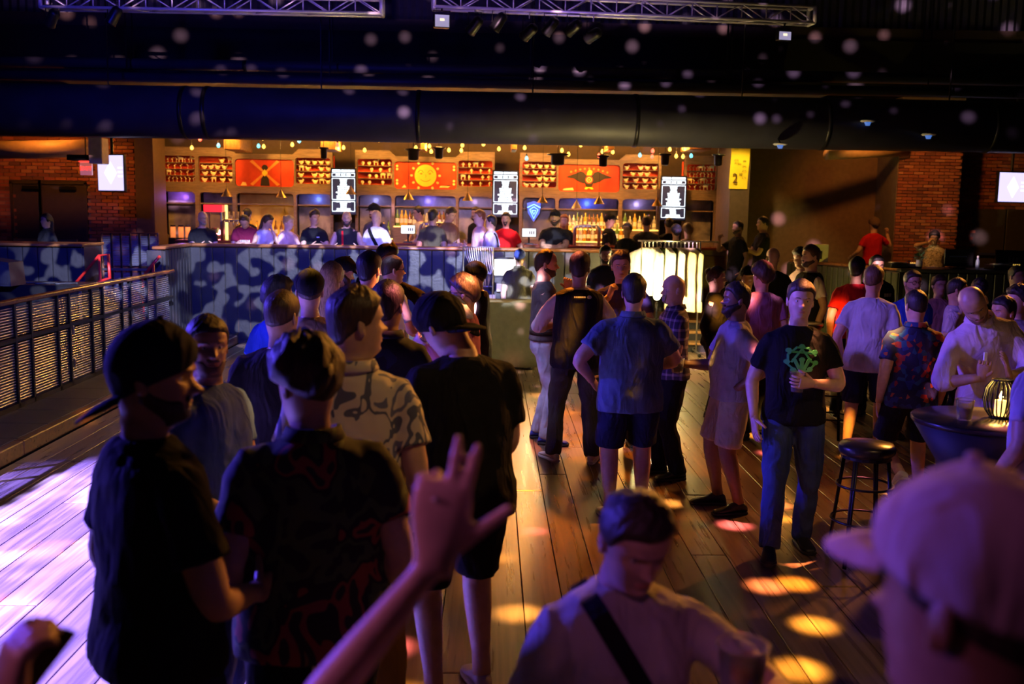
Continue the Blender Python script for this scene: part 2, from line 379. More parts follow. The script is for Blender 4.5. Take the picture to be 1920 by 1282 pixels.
# raised bar deck and its boarded front
dk = MB().bbox(-11, 12, WALLY, 23, -.05, DECK).build('floor_deck', mat('deck_floor', (.06, .035, .025), .45)); struct(dk, 'raised dark floor of the bar area')
RAILZ = 1.545; XL = -4.82; XR = X_at(1172, WALLY, 1.5)
dw = MB().bbox(XL, XR, WALLY+.03, WALLY+.12, 0, RAILZ-.04).build('wall_deck', M_DARK); struct(dw, 'black boarded front wall of the bar deck')
bw = (XR-XL)/36
for i in range(36):
    w = bw-.012; MB().cbox((XL+bw*(i+.5), WALLY+.012, (RAILZ-.05)/2), (w, .036, RAILZ-.05), .006).build('board', M_BLACKW, dw)
cap = MB().cbox(((XL+XR)/2, WALLY+.05, RAILZ-.02), (XR-XL+.1, .24, .045), .01).build('trim_1', M_WOODCAP); struct(cap, 'polished wooden drink rail along the bar deck')
MB().tube([(XL, WALLY-.05, RAILZ-.03), (XR, WALLY-.05, RAILZ-.03)], .022).build('nosing', M_WOODCAP, cap, True)
rw = MB().bbox(XL-.06, XL+.02, 14.72, WALLY+.05, 0, RAILZ-.04).build('wall_return', M_DARK); struct(rw, 'dark ribbed return wall beside the glass railing')
for j in range(9):
    MB().cbox((XL+.03, 14.80+j*.145, (RAILZ-.05)/2), (.03, .12, RAILZ-.05), .005).build('board', M_BLACKW, rw)
MB().cbox((XL-.02, 15.36, RAILZ-.02), (.2, 1.44, .045), .01).build('cap', M_WOODCAP, rw)
MB().cbox((XL-.09, 14.68, (RAILZ-.06)/2), (.22, .05, RAILZ-.06), .006).build('end_board', M_BLACKW, rw)
# deck front and steps right of the boarded wall
df = MB().bbox(XR, X_at(1282, WALLY, .3), WALLY-.02, WALLY+.02, 0, DECK).build('wall_deck_step', M_BLACKW); struct(df, 'black front of the bar deck')
df2 = MB().bbox(X_at(1345, WALLY, .3), 12, WALLY-.02, WALLY+.02, 0, DECK).build('wall_deck_right', M_BLACKW); struct(df2, 'black deck front by the booth')
sx0, sx1 = X_at(1284, 15.6, .3), X_at(1343, 15.6, .3)
st = thing('stair', 'short wooden stair up to the bar deck behind the clothes rack', 'stair', (0, 0, 0))
for i in range(3):
    z = DECK*(i+1)/3
    MB().cbox(((sx0+sx1)/2, WALLY-.72+.24*i+.13, z-.02), (sx1-sx0, .27, .04), .006).build('tread', mat('tread_wood', (.32, .17, .07), .35), st)
    MB().bbox(sx0, sx1, WALLY-.72+.24*i+.02, WALLY-.72+.24*i+.04, z-.15, z-.04).build('riser', M_BLACKW, st)
for sx in (sx0-.02, sx1+.02):
    MB().prism([(0, 0), (.7, 0), (.7, .42), (.45, .42), (.22, .28), (0, .13)], -.015, .015).build('stringer', M_BLACKW, st, loc=(sx, WALLY-.7, 0), rz=PI/2)

# room shell
wb = MB().bbox(-11, 12, 20.6, 20.8, 0, 7.6).build('wall_back', mat('bar_back_brown', (.042, .026, .02), .75)); struct(wb, 'brown back wall behind the bar')
ce = MB().bbox(-11, 12, -8, 20.8, 7.5, 7.7).build('ceiling', M_DARK); struct(ce, 'black ceiling')
wl = MB().bbox(-11.2, -11, -8, 20.8, 0, 7.6).build('wall_left', M_DARK); struct(wl)
wr = MB().bbox(12, 12.2, -8, 20.8, 0, 7.6).build('wall_right', M_DARK); struct(wr)
wf = MB().bbox(-11, 12, -8.2, -8, -.1, 7.6).build('wall_front', M_DARK); struct(wf)
bf = MB().bbox(-11, 12, -8, -5.9, -.16, 0).build('floor_back', M_DARK); struct(bf)
# corrugated upper wall
n = 300; v = []; f = []
for i in range(n):
    xx = -10.9+22.8*i/(n-1); yy = 19.9+(.05 if i % 2 else 0)
    v += [(xx, yy, 5.75), (xx, yy, 7.45)]
    if i: f.append((2*i-2, 2*i, 2*i+1, 2*i-1))
cw = MB().add(v, f).build('wall_upper', mat('corrugated_metal', (.10, .10, .13), .35, .5)); struct(cw, 'dark corrugated metal upper wall')
lb = MB().bbox(-10.9, 11.9, 19.8, 20.0, 5.5, 5.75).build('trim_2', mat('edge_beam', (.10, .07, .05), .6)); struct(lb, 'edge beam under the corrugated wall')
lb2 = MB().bbox(-10.9, 11.9, 19.7, 19.9, 4.2, 5.5).build('wall_soffit', M_DARK); struct(lb2, 'black soffit above the bar')

def bricks(parent, x0, x1, z0, z1, y, bw_, bh_, holes=(), limit=290):
    me = MB().cbox((0, -.008, 0), (bw_-.012, .03, bh_-.011), .003).mesh('brick'); me.materials.append(M_BRICK)
    rest = MB(); cnt = 0; row = 0; z = z0+bh_/2; sites = []
    while z < z1:
        xx = x0+(bw_*.5 if row % 2 else 0)
        while xx < x1+bw_*.5:
            a, b_ = max(x0, xx-bw_/2), min(x1, xx+bw_/2)
            if b_-a > .05 and not any(h[0] < (a+b_)/2 < h[1] and h[2] < z < h[3] for h in holes): sites.append((a, b_, z))
            xx += bw_
        z += bh_; row += 1
    keep = set(range(len(sites))) if len(sites) <= limit else set(random.sample(range(len(sites)), limit))
    for i, (a, b_, z) in enumerate(sites):
        if i in keep:
            o = obj('brick', me, M_BRICK, parent, ((a+b_)/2, y-random.random()*.006, z)); o.scale = ((b_-a)/bw_, 1, 1)
        else: rest.box(((a+b_)/2, y-.008-random.random()*.006, z), (b_-a-.012, .03, bh_-.011))
    if rest.v:
        r = rest.build('brickwork', M_BRICK, parent); r['kind'] = 'stuff'
# brick wall at the far left with double doors
BY = 19.0
def Xb(px): return X_at(px, BY, 2.4)
def Zb(px, py): return Z_at(px, py, BY)
xb0, xb1 = Xb(-140), Xb(256); dz = Zb(90, 345)
wbl = MB().bbox(xb0, xb1, BY+.01, BY+.2, DECK, 4.3).build('wall_brick_left', M_MORTAR); struct(wbl, 'brick wall with dark double doors')
bricks(wbl, xb0, xb1, DECK, 4.2, BY, .21, .066, [(Xb(22), Xb(163), 0, dz+.05)])
M_DOOR = mat('bronze_door', (.05, .035, .025), .45)
for k, (a, b_) in enumerate(((25, 74), (79, 159))):
    d = struct(MB().cbox(((Xb(a)+Xb(b_))/2, BY-.0, (DECK+dz)/2), (Xb(b_)-Xb(a), .05, dz-DECK), .008).build('door_%d' % (k+1), M_DOOR), 'dark bronze door in the brick wall')
    MB().bbox(Xb(a)-.05, Xb(a), BY-.05, BY+.06, DECK, dz+.04).build('jamb', M_DOOR, d); MB().bbox(Xb(b_), Xb(b_)+.05, BY-.05, BY+.06, DECK, dz+.04).build('jamb', M_DOOR, d)
    MB().bbox(Xb(a)-.05, Xb(b_)+.05, BY-.05, BY+.06, dz, dz+.06).build('header', M_DOOR, d)
    MB().cbox(((Xb(a)+Xb(b_))/2, BY-.07, DECK+1.0), (.5, .04, .05), .008).build('push_bar', M_STEEL, d)
    MB().cbox(((Xb(a)+Xb(b_))/2+.1, BY-.06, dz-.07), (.3, .06, .07), .008).build('closer', M_BLACKM, d)
# dark column between the brick wall and the bar
cl = MB().bbox(Xb(258), Xb(292), 18.9, 19.6, DECK, 4.3).build('wall_column', mat('column_brown', (.09, .05, .035), .6)); struct(cl, 'dark brown column left of the bar')
# plaster wall right of the bar, pillar and brick column
pw0 = X_at(1404, 19.4, 2.4); pw1 = X_at(1690, 19.4, 2.4)
struct(MB().bbox(pw0, pw1, 19.4, 20.6, DECK, 4.3).build('wall_plaster', M_BROWN), 'plain brown wall right of the bar')
struct(MB().bbox(X_at(1368, 18.3, 2.4), X_at(1404, 18.3, 2.4), 18.3, 19.4, DECK, 4.3).build('wall_pillar', mat('pillar_brown', (.10, .06, .045), .6)), 'brown pillar carrying the yellow banner')
c0, c1 = X_at(1679, 18.4, 2.3), X_at(1797, 18.4, 2.3)
wc = struct(MB().bbox(c0, c1, 18.41, 19.6, DECK, 4.3).build('wall_brick_column', M_MORTAR), 'red brick column beside the plain brown wall')
bricks(wc, c0, c1, DECK+.6, 4.05, 18.4, .19, .058)
r0, r1 = c1, X_at(2010, 19.2, 2.3); rz = Z_at(1870, 392, 19.2)
wrr = struct(MB().bbox(r0, r1, 19.21, 19.6, DECK, 4.3).build('wall_brick_right', M_MORTAR), 'shaded brick wall with a wide dark door')
bricks(wrr, r0, r1, DECK+.6, 4.05, 19.2, .21, .066, [(X_at(1822, 19.2, 2.3), X_at(2000, 19.2, 2.3), 0, rz)])
for k, (a, b_) in enumerate(((1824, 1884), (1886, 1960))):
    d = struct(MB().cbox(((X_at(a, 19.2, 2)+X_at(b_, 19.2, 2))/2, 19.2, (DECK+rz)/2), (X_at(b_, 19.2, 2)-X_at(a, 19.2, 2), .05, rz-DECK), .008).build('door_%d' % (k+3), mat('door_olive', (.06, .055, .04), .5)), 'olive dark door leaf in the shaded wall')
    MB().cbox(((X_at(a, 19.2, 2)+X_at(b_, 19.2, 2))/2, 19.13, DECK+1.0), (.4, .04, .05), .008).build('push_bar', M_STEEL, d)

# big round duct and the two pipes above it
def duct(label, px, py, Y, rpx, mat_, joints=(), name='air_duct'):
    p = PY(px, py, Y); r = rpx/FPX*Y
    t = thing(name, label, 'duct' if name == 'air_duct' else 'pipe', (0, Y, p.z))
    MB().tube([(-10.9, 0, 0), (11.9, 0, 0)], r, 40).build('tube', mat_, t, True)
    for j in joints:
        xj = X_at(j, Y, p.z); MB().tube([(xj-.03, 0, 0), (xj+.03, 0, 0)], r*1.025, 40).build('joint_band', M_BLACKM, t, True)
    for k in range(7):
        xx = -9+k*3.2; MB().tube([(xx, 0, r*.98), (xx, 0, (7.5-p.z) if p.z < 7.5 else r)], .012, 6).build('hanger', M_BLACKM, t)
    return t
DUCTY = 15.5
duct('large round blue-black air duct with joint bands above the bar', 960, 222, DUCTY, 47, M_DUCT, (350, 392, 786, 1190, 1542, 1850))
duct('thin pipe running right above the large duct', 960, 158, 16.3, 9, M_DUCT, (), 'ceiling_pipe')
duct('upper dark pipe running under the black soffit', 960, 133, 16.6, 10, M_DUCT, (460, 1270), 'ceiling_pipe')
for pxs, Yd, lab in (((-60, 165), 17.6, 'brown round duct stub above the dark double doors'),):
    a, b_ = PY(pxs[0], 282, Yd), PY(pxs[1], 278, Yd)
    MBt = MB().tube([a, b_], .15, 24).build('duct_stub', mat('duct_brown', (.30, .2, .12), .5), None, True); tag(MBt, lab, 'duct')
bx = PY(185, 283, 16.75); o = MB().cbox(bx, (.22, .3, .42), .01).build('junction_box', mat('box_tan', (.42, .30, .2), .6)); tag(o, 'tan metal box hanging between duct stub and screen', 'box')
o = MB().cbox(PY(160, 296, 17.0), (.5, .3, .09), .01).build('wall_bracket', M_BLACKM); tag(o, 'flat black bracket above the exit sign', 'bracket')
o = MB().tube([PY(1550, 290, 17.5), PY(1700, 283, 18.3)], .09, 16).build('conduit', mat('duct_brown'), None, True); tag(o, 'short brown pipe on the plain wall by the brick column', 'pipe')

# ------------------------------------------------------------------ glass railing on the platform
RX = -4.66; RZ0 = .13; RZ1 = 1.19; RY0, RY1 = 5.4, 14.66
rl = thing('glass_railing', 'long black framed glass railing with ribbed panes and wooden top rail', 'railing', (RX, RY0, RZ0))
def M_pane():
    m = bpy.data.materials.new('ribbed_glass'); m.use_nodes = True; nt = m.node_tree; b = nt.nodes['Principled BSDF']; L = nt.links.new
    g = nt.nodes.new('ShaderNodeNewGeometry'); sp = nt.nodes.new('ShaderNodeSeparateXYZ'); L(g.outputs['Position'], sp.inputs[0])
    mu = nt.nodes.new('ShaderNodeMath'); mu.operation = 'MULTIPLY'; mu.inputs[1].default_value = 2*PI/.028; L(sp.outputs[2], mu.inputs[0])
    si = nt.nodes.new('ShaderNodeMath'); si.operation = 'SINE'; L(mu.outputs[0], si.inputs[0])
    mr = nt.nodes.new('ShaderNodeMapRange'); mr.inputs['From Min'].default_value = -.2; mr.inputs['From Max'].default_value = .4; L(si.outputs[0], mr.inputs['Value'])
    b.inputs['Base Color'].default_value = (.32, .32, .40, 1); b.inputs['Roughness'].default_value = .25; b.inputs['Metallic'].default_value = .5
    al = nt.nodes.new('ShaderNodeMapRange'); al.inputs['To Min'].default_value = .10; al.inputs['To Max'].default_value = .85
    L(mr.outputs[0], al.inputs['Value']); L(al.outputs[0], b.inputs['Alpha'])
    bp = nt.nodes.new('ShaderNodeBump'); bp.inputs['Strength'].default_value = .6; bp.inputs['Distance'].default_value = .01; L(si.outputs[0], bp.inputs['Height']); L(bp.outputs[0], b.inputs['Normal'])
    MATS['ribbed_glass'] = m; return m
MP = M_pane(); LEN = RY1-RY0
MB().cbox((0, LEN/2, RZ1-RZ0), (.09, LEN, .045), .01).build('top_rail', M_WOODCAP, rl)
MB().bbox(-.02, .02, 0, LEN, 0, .05).build('bottom_rail', M_BLACKM, rl)
MB().bbox(-.018, .018, 0, LEN, .66, .70).build('mid_rail', M_BLACKM, rl)
y = 0.; i = 0
while y < LEN-.2:
    w = min((.62, .34, .62, .30)[i % 4], LEN-y)
    MB().bbox(-.02, .02, y-.018, y+.018, 0, RZ1-RZ0).build('post' if i % 4 == 0 else 'mullion', M_BLACKM, rl)
    if w > .1:
        MB().bbox(-.004, .004, y+.03, y+w-.03, .72, RZ1-RZ0-.06).build('pane', MP, rl)
        MB().bbox(-.004, .004, y+.03, y+w-.03, .07, .64).build('pane', MP, rl)
    if i % 4 == 0:
        for zz in (.25, .62): MB().cbox((.025, y+.05, zz), (.02, .025, .10), .004).build('hinge', M_STEEL, rl)
    y += w; i += 1
# a second shorter run of railing by the ramp
a, b_ = PY(192, 470, 17.0), PY(297, 470, 17.0)
r2 = thing('glass_railing', 'short black glass railing across the ramp behind the red handrail', 'railing', (a.x, 17.0, DECK))
ln = b_.x-a.x; hh = Z_at(240, 437, 17)-DECK
MB().tube([(0, 0, 0), (0, 0, hh), (ln, 0, hh), (ln, 0, 0)], .02, 8).build('top_rail', M_WOODCAP, r2)
MB().bbox(0, ln, -.02, .02, hh*.48, hh*.48+.04).build('mid_rail', M_STEEL, r2)
for k in range(6):
    MB().bbox(ln*k/6-.012, ln*k/6+.012, -.015, .015, 0, hh).build('mullion', M_BLACKM, r2)
    MB().bbox(ln*k/6+.02, ln*(k+1)/6-.02, -.004, .004, hh*.55, hh-.04).build('pane', MP, r2)
    MB().bbox(ln*k/6+.02, ln*(k+1)/6-.02, -.004, .004, .05, hh*.45).build('pane', MP, r2)
M_RED = mat('red_paint', (.5, .02, .015), .35)
def handrail(pts, Y, label):
    P3 = [PY(x, y, Y) for x, y in pts]; t = thing('handrail', label, 'handrail', (P3[0].x, Y, .118)); inv = Vector(t.location)
    MB().tube([p-inv for p in P3], .022, 8).build('rail', M_RED, t, True)
    for p in (P3[0], P3[1]):
        q = p-inv; MB().tube([(q.x, q.y, q.z), (q.x, q.y, 0.002)], .02, 8).build('post', M_RED, t, True)
handrail([(133, 541), (186, 479), (203, 477), (206, 521), (186, 527), (172, 545)], 14.2, 'red bent-tube handrail beside the blue-lit counter')
handrail([(268, 520), (287, 494), (300, 480)], 14.3, 'red straight handrail piece next to the return wall')

# ------------------------------------------------------------------ host counter and case at the left
HY = 14.9; hz = Z_at(70, 456, HY); hx1 = X_at(157, HY, 1.3)
hc = thing('host_counter', 'black boarded counter lit blue before the brick wall doors', 'counter', (hx1-1.3, HY, .118))
MB().bbox(-2.2, 1.3, 0.02, .7, 0, hz-.118-.04).build('body', M_BLACKW, hc)
for k in range(16): MB().cbox((-2.1+k*.2185, .0, (hz-.16)/2), (.205, .035, hz-.17), .005).build('board', M_BLACKW, hc)
MB().cbox((-.45, .33, hz-.118-.02), (3.55, .85, .04), .008).build('top', M_WOODCAP, hc)
cz = Z_at(80, 534, 13.0)
fc = thing('flight_case', 'low black case top with cables at the foot of the counter', 'case', (X_at(60, 13, .9), 13.3, .118))
cw_ = .62
MB().cbox((0, 0, (cz-.118)/2), (1.3, .7, cz-.118), .015).build('body', M_BLACKM, fc)
for s in (-1, 1): MB().cbox((s*.64, -.34, (cz-.118)/2), (.03, .03, cz-.118), .004).build('corner_rail', M_STEEL, fc)
for k in range(3):
    pts = [(-.12+.26*k+.12*math.cos(a), -.15+.1*math.sin(a*1.3), cz-.118+.012) for a in np.linspace(0, 5.5, 14)]
    o = MB().tube([Vector(p)+Vector(fc.location) for p in pts], .009, 6).build('cable_coil', mat('cable_black', (.03, .03, .035), .4, var=0), None, True)
    tag(o, ('loose black cable coiled beside the wedge speaker', 'loose black cable coil in the middle of the case', 'loose black cable coil at the open case end')[k], 'cable')
sb = thing('monitor_wedge', 'dark wedge speaker standing at the edge of the low case', 'speaker', (X_at(12, 12.9, 1.2), 12.9, cz))
MB().prism([(-.17, 0), (.15, 0), (.13, .3), (-.17, .34)], -.2, .2).build('cabinet', mat('speaker_black', (.018, .018, .02), .6), sb)
MB().bbox(-.14, .11, -.207, -.2, .03, .27).build('grille', mat('grille', (.04, .04, .045), .5, .4), sb)
# ================================================================== people
HZ = [-.075, -.05, -.03, -.012, 0, .012, .03, .05, .072, .09, .115, .135, .16, .185, .205, .22, .228, .232]
HW = [.062, .058, .057, .055, .0525, .054, .060, .0645, .068, .071, .0745, .076, .0755, .068, .054, .036, .02, .003]
HF = [.040, .043, .047, .060, .078, .087, .0865, .089, .090, .0885, .087, .092, .088, .077, .058, .034, .016, .002]
HB = [.072, .073, .074, .075, .076, .078, .083, .090, .096, .099, .101, .101, .097, .085, .065, .040, .02, .004]
TZ = [1.46, 1.445, 1.425, 1.405, 1.38, 1.33, 1.27, 1.18, 1.08, 1.0, .93, .87, .83, .815]
TW = [.064, .085, .13, .162, .178, .180, .172, .158, .148, .158, .170, .168, .13, .05]
TF = [.042, .052, .068, .080, .092, .106, .113, .108, .100, .100, .100, .098, .08, .05]
TB = [.073, .082, .090, .096, .102, .106, .104, .096, .090, .100, .112, .110, .09, .05]
CHIN = 1.502
NOISE = np.random.RandomState(3)
def sect(w, f, b, ph, p=.92):
    s, c = np.sin(ph), np.cos(ph)
    x = w*np.sign(s)*np.abs(s)**p; y = np.where(c > 0, f, b)*np.sign(c)*np.abs(c)**p
    return x, y
def rotm(yaw, pitch, roll):   # head/torso turn: yaw to own left +, pitch forward/down +, roll to own left +
    return np.array(Matrix.Rotation(yaw, 3, 'Z') @ Matrix.Rotation(pitch, 3, 'X') @ Matrix.Rotation(roll, 3, 'Y'))
def sstep(a, b, x):
    t = np.clip((x-a)/(b-a), 0, 1); return t*t*(3-2*t)
JOBS = []
CLOUD = bpy.data.textures.new('cloth_folds', 'CLOUDS'); CLOUD.noise_scale = .13; CLOUD.noise_depth = 2
CLOUD2 = bpy.data.textures.new('hair_locks', 'CLOUDS'); CLOUD2.noise_scale = .035; CLOUD2.noise_depth = 1
def solid(mb, name, material, parent, voxel, smooth=5, fold=.012, tex=None):
    """fuse the lofts of one garment into a single skin (evaluated together at the end)"""
    me = mb.mesh(name); t = bpy.data.objects.new('t', me); TMP.collection.objects.link(t)
    r = t.modifiers.new('r', 'REMESH'); r.mode = 'VOXEL'; r.voxel_size = voxel; r.use_smooth_shade = True
    s = t.modifiers.new('s', 'SMOOTH'); s.factor = .5; s.iterations = smooth
    if fold:
        d = t.modifiers.new('d', 'DISPLACE'); d.texture = tex or CLOUD; d.strength = fold; d.mid_level = .5; d.texture_coords = 'LOCAL'
    o = bpy.data.objects.new(name, None)      # stand-in until the batch is evaluated
    JOBS.append((t, name, material, parent))
def run_jobs():
    TMP.view_layers[0].update(); dg = TMP.view_layers[0].depsgraph
    for t, name, material, parent in JOBS:
        me = bpy.data.meshes.new_from_object(t.evaluated_get(dg)); me.name = name; me.materials.clear()
        me.polygons.foreach_set('use_smooth', [True]*len(me.polygons)); obj(name, me, material, parent)
    for t, *_ in JOBS: bpy.data.objects.remove(t)
    JOBS.clear()

SKIN = {'fair': (.62, .40, .30), 'light': (.55, .34, .24), 'tan': (.42, .25, .16), 'brown': (.25, .135, .085), 'dark': (.12, .065, .045)}
HAIRC = {'black': (.012, .010, .010), 'dark': (.03, .02, .014), 'brown': (.045, .026, .015), 'light': (.12, .07, .035), 'blond': (.42, .28, .12), 'grey': (.28, .27, .26), 'ginger': (.24, .09, .03)}
def skin(t):
    c = SKIN[t]; m = mat('skin_'+t, c, .42, var=.10, nscale=25, bump=.08, bscale=180)
    b = m.node_tree.nodes['Principled BSDF']; b.inputs['Subsurface Weight'].default_value = .0; return m
def hairm(c): return ramp_mat('hair_'+c, 'noise', 9, [(.3, tuple(k*.6 for k in HAIRC[c])), (.75, tuple(min(1, k*1.7) for k in HAIRC[c]))], .5, (9, 9, 2.2), 5, False, 1.)
def cloth(name, col, rough=.85, var=.10):
    new = 'cloth_'+name not in MATS
    m = mat('cloth_'+name, col, rough, var=var, nscale=7, bump=.25, bscale=240, sheen=.15)
    if new:                      # soft hanging folds over the weave
        nt = m.node_tree; b = nt.nodes['Principled BSDF']; weave = b.inputs['Normal'].links[0].from_node
        n = _noise(nt, 7.5, 2.5, 'Object', (1.3, 1.3, .55)); n.inputs['Distortion'].default_value = .9
        bp = nt.nodes.new('ShaderNodeBump'); bp.inputs['Strength'].default_value = .75; bp.inputs['Distance'].default_value = .05
        nt.links.new(n.outputs[0], bp.inputs['Height']); nt.links.new(bp.outputs[0], weave.inputs['Normal'])
    return m

def ik(a, c, l1, l2, pole):
    d = c-a; L = d.length; L = min(max(L, abs(l1-l2)+.01), l1+l2-.002); dn = d.normalized()
    x = (l1*l1-l2*l2+L*L)/(2*L); h = math.sqrt(max(l1*l1-x*x, 0))
    pv = pole-dn*pole.dot(dn); pv = pv.normalized() if pv.length > 1e-5 else dn.orthogonal()
    return a+dn*x+pv*h, a+dn*L
def path3(a, b, c, n=5, r=.16):
    p, q = a.lerp(b, 1-r), b.lerp(c, r)
    return [a.lerp(b, t) for t in np.linspace(0, 1-r, n)]+[p.lerp(b, t).lerp(b.lerp(q, t), t) for t in (.25, .5, .75)]+[b.lerp(c, t) for t in np.linspace(r, 1, n)]
def hand_mesh(mb, w, d, nrm, right, curl, sc, n, spread=0., fingers=None):
    d = d.normalized(); nrm = (nrm-d*nrm.dot(d)).normalized(); side = d.cross(nrm) if right else nrm.cross(d)
    def P(al, la, no): return w+(d*al+side*la+nrm*no)*sc
    rings = []
    for al, hw, ht, no in ((-.02, .026, .021, 0), (.012, .029, .020, 0), (.04, .037, .018, .003), (.07, .041, .015, .003), (.095, .039, .011, .003), (.104, .030, .006, .003)):
        rings.append([P(al, hw*math.copysign(abs(math.cos(a))**.8, math.cos(a)), no+ht*math.copysign(abs(math.sin(a))**.8, math.sin(a))) for a in [2*PI*k/n for k in range(n)]])
    mb.loft(rings)
    F = [(.029, .070, .5), (.0095, .079, .1), (-.0105, .073, -.25), (-.029, .057, -.6)]
    for i, (la, ln, sp) in enumerate(F):
        cu = curl if fingers is None else fingers[i]
        p = P(.088, la, .003); dir_ = (d+side*sp*(.10+spread)).normalized(); pts = [p-dir_*.02*sc, p]; rs = [.0095, .0095]; axis = dir_.cross(nrm)
        for seg, fr, r in ((0, .45, .0088), (1, .32, .0078), (2, .23, .0058)):
            q = Matrix.Rotation(cu*(.75 if seg == 0 else 1.05), 3, axis); dir_ = q @ dir_; p = p+dir_*ln*fr*sc; pts.append(p); rs.append(r)
        mb.tube(pts, [r*sc for r in rs], max(6, n//2))
    ct = curl if fingers is None else fingers[4]
    p = P(.022, .026, .004); dir_ = (d*.62+side*.80+nrm*.22*(1+ct)).normalized(); pts = [p-dir_*.012*sc, p]; rs = [.014, .0135]
    for fr, r in ((.036, .0115), (.03, .0098), (.024, .0072)):
        dir_ = (dir_+nrm*ct*.38+d*.12-side*ct*.22).normalized(); p = p+dir_*fr*sc; pts.append(p); rs.append(r)
    mb.tube(pts, [r*sc for r in rs], max(6, n//2))

class Body: pass
STATS = []
def person(px, py, Y, face, label, ground=0., H=None, head=(0, 0, 0), torso=(0, 0, 0), fat=0., tone='light', hair='short', hc='dark', beard=None,
           cap=None, shirt=None, sleeve='short', pants=None, shorts=False, shoe=(.03, .03, .035), shoe_name=None, R=None, Lh=None, feet=None, knee=None, glasses=False,
           collar=None, hem=.86, q=None, group=None, ease=0., woman=False, extra=None, soles=None, loc=None, tank=False, brim=0, capm=None, belt=False, drop=0.):
    if q is None: q = 0 if Y < 4.2 else (1 if Y < 9.6 else 2)
    NS = (56, 36, 24)[q]; HR = (70, 44, 30)[q]; LN = (18, 14, 10)[q]; VX = (.010, .0145, .021)[q]
    rnd = random.Random(hash(label) % 100000 if False else sum(map(ord, label)))
    hy, hp, hr = [math.radians(a) for a in head]; tp, tr, tw = [math.radians(a) for a in torso]
    HRm = rotm(hy, hp, hr); hpiv = np.array([0, .018, CHIN-.05])
    def bend(P):
        P = np.atleast_2d(np.asarray(P, float)); out = P.copy(); w = sstep(.90, 1.28, P[:, 2]); piv = np.array([0, 0, .95])
        for k in range(6):       # six small steps keep the back curved, not creased
            pass
        a = w*tp; b = w*tr; c = w*tw; q_ = P-piv
        x, y, z = q_[:, 0], q_[:, 1], q_[:, 2]
        x, y = x*np.cos(c)-y*np.sin(c), x*np.sin(c)+y*np.cos(c)
        y, z = y*np.cos(a)-z*np.sin(a), y*np.sin(a)+z*np.cos(a)
        x, z = x*np.cos(b)+z*np.sin(b), -x*np.sin(b)+z*np.cos(b)
        return np.stack([x, y, z], 1)+piv
    def headT(P, w=1.):          # rest head coordinates (body space) -> turned and bent
        P = np.atleast_2d(np.asarray(P, float)); Q = (P-hpiv) @ HRm.T+hpiv
        w = np.asarray(w)[..., None] if np.ndim(w) else w
        return bend(P*(1-w)+Q*w)
    top = headT([[0, 0, CHIN+.232+({'bald': 0, 'buzz': .004, 'balding': .006, 'quiff': .045, 'curly': .03, 'bun': .022}.get(hair, .016) if not cap else .022)]])[0]
    if loc is None:
        tgt = PY(px, py, Y); s = (tgt.z-ground)/(top[2]-drop)
        a = math.radians(face); off = Matrix.Rotation(a, 3, 'Z') @ Vector((top[0]*s, top[1]*s, 0))
        base = Vector((tgt.x-off.x, tgt.y-off.y, ground))
    else: base = Vector(loc); s = H/1.75; a = math.radians(face)
    STATS.append((label, round(s*1.75, 2)))
    T = thing('person', label, 'person', base, a, group); T.scale = (s, s, s)
    if drop: T.location.z -= drop*s
    B = Body(); B.T = T; B.s = s; B.base = base
    def fatten(z):
        g = math.exp(-((z-1.08)/.14)**2); return 1+.14*fat*(.6+.6*g), fat*.055*g
    # ---- skin: head, neck and trunk in one surface
    ph = np.linspace(0, 2*PI, NS, endpoint=False); rings = []
    zt = [.232-.232*(1-math.cos(PI/2*i/(HR*.35)))*.42 for i in range(int(HR*.35))]
    zt = list(np.concatenate([np.array([.2318, .230, .226, .220]), np.linspace(.212, -.012, HR-12), np.linspace(-.02, -.052, 4)]))
    jaw = 1.0 if not woman else .92
    for z in zt:
        w = np.interp(z, HZ, HW)*(1-(1-jaw)*float(sstep(.10, .03, z))); f = np.interp(z, HZ, HF); b = np.interp(z, HZ, HB)
        if z < -.02: w *= 1+.06*max(fat, 0)
        x, y = sect(w, f, b, ph)
        fr = np.clip(np.cos(ph), 0, 1)
        def g(x0, z0, sx, sz): return np.exp(-((x-x0)/sx)**2-((z-z0)/sz)**2)*(np.cos(ph) > 0)
        d = .026*g(0, .082, .0115, .011)+.015*g(0, .099, .008, .017)+.004*(g(.012, .080, .007, .007)+g(-.012, .080, .007, .007))
        d += -.012*(g(.031, .113, .017, .011)+g(-.031, .113, .017, .011))+.005*(g(.028, .134, .02, .007)+g(-.028, .134, .02, .007))
        d += .0045*g(0, .053, .020, .0045)+.0045*g(0, .043, .017, .005)-.004*g(0, .0485, .022, .0022)-.004*g(0, .031, .02, .006)+.006*g(0, .014, .018, .010)
        d += .004*(g(.042, .085, .016, .016)+g(-.042, .085, .016, .016))
        y = y+d; P = np.stack([x, -y, np.full_like(x, CHIN+z)], 1)
        wt = float(sstep(-.058, -.012, z)); rings.append(headT(P, wt))
    for z in np.linspace(CHIN-.058, .82, (26, 20, 14)[q]):
        kx, bel = fatten(z); nb = sstep(1.46, 1.40, z)
        x, y = sect(np.interp(z, TZ[::-1], TW[::-1])*(1+(kx-1)*nb)*(.92 if woman else 1), np.interp(z, TZ[::-1], TF[::-1])+bel, np.interp(z, TZ[::-1], TB[::-1]), ph)
        if shirt is not None and not tank and z > 1.0: x = x*(1-.07*sstep(1.0, 1.3, z)*sstep(1.456, 1.42, z)); y = y*(1-.06*sstep(1.456, 1.42, z))
        if woman: y = y+.018*np.exp(-((z-1.27)/.05)**2)*(np.exp(-((np.abs(x)-.075)/.05)**2))*(np.cos(ph) > 0)
        rings.append(bend(np.stack([x, -y, np.full_like(x, z)], 1)))
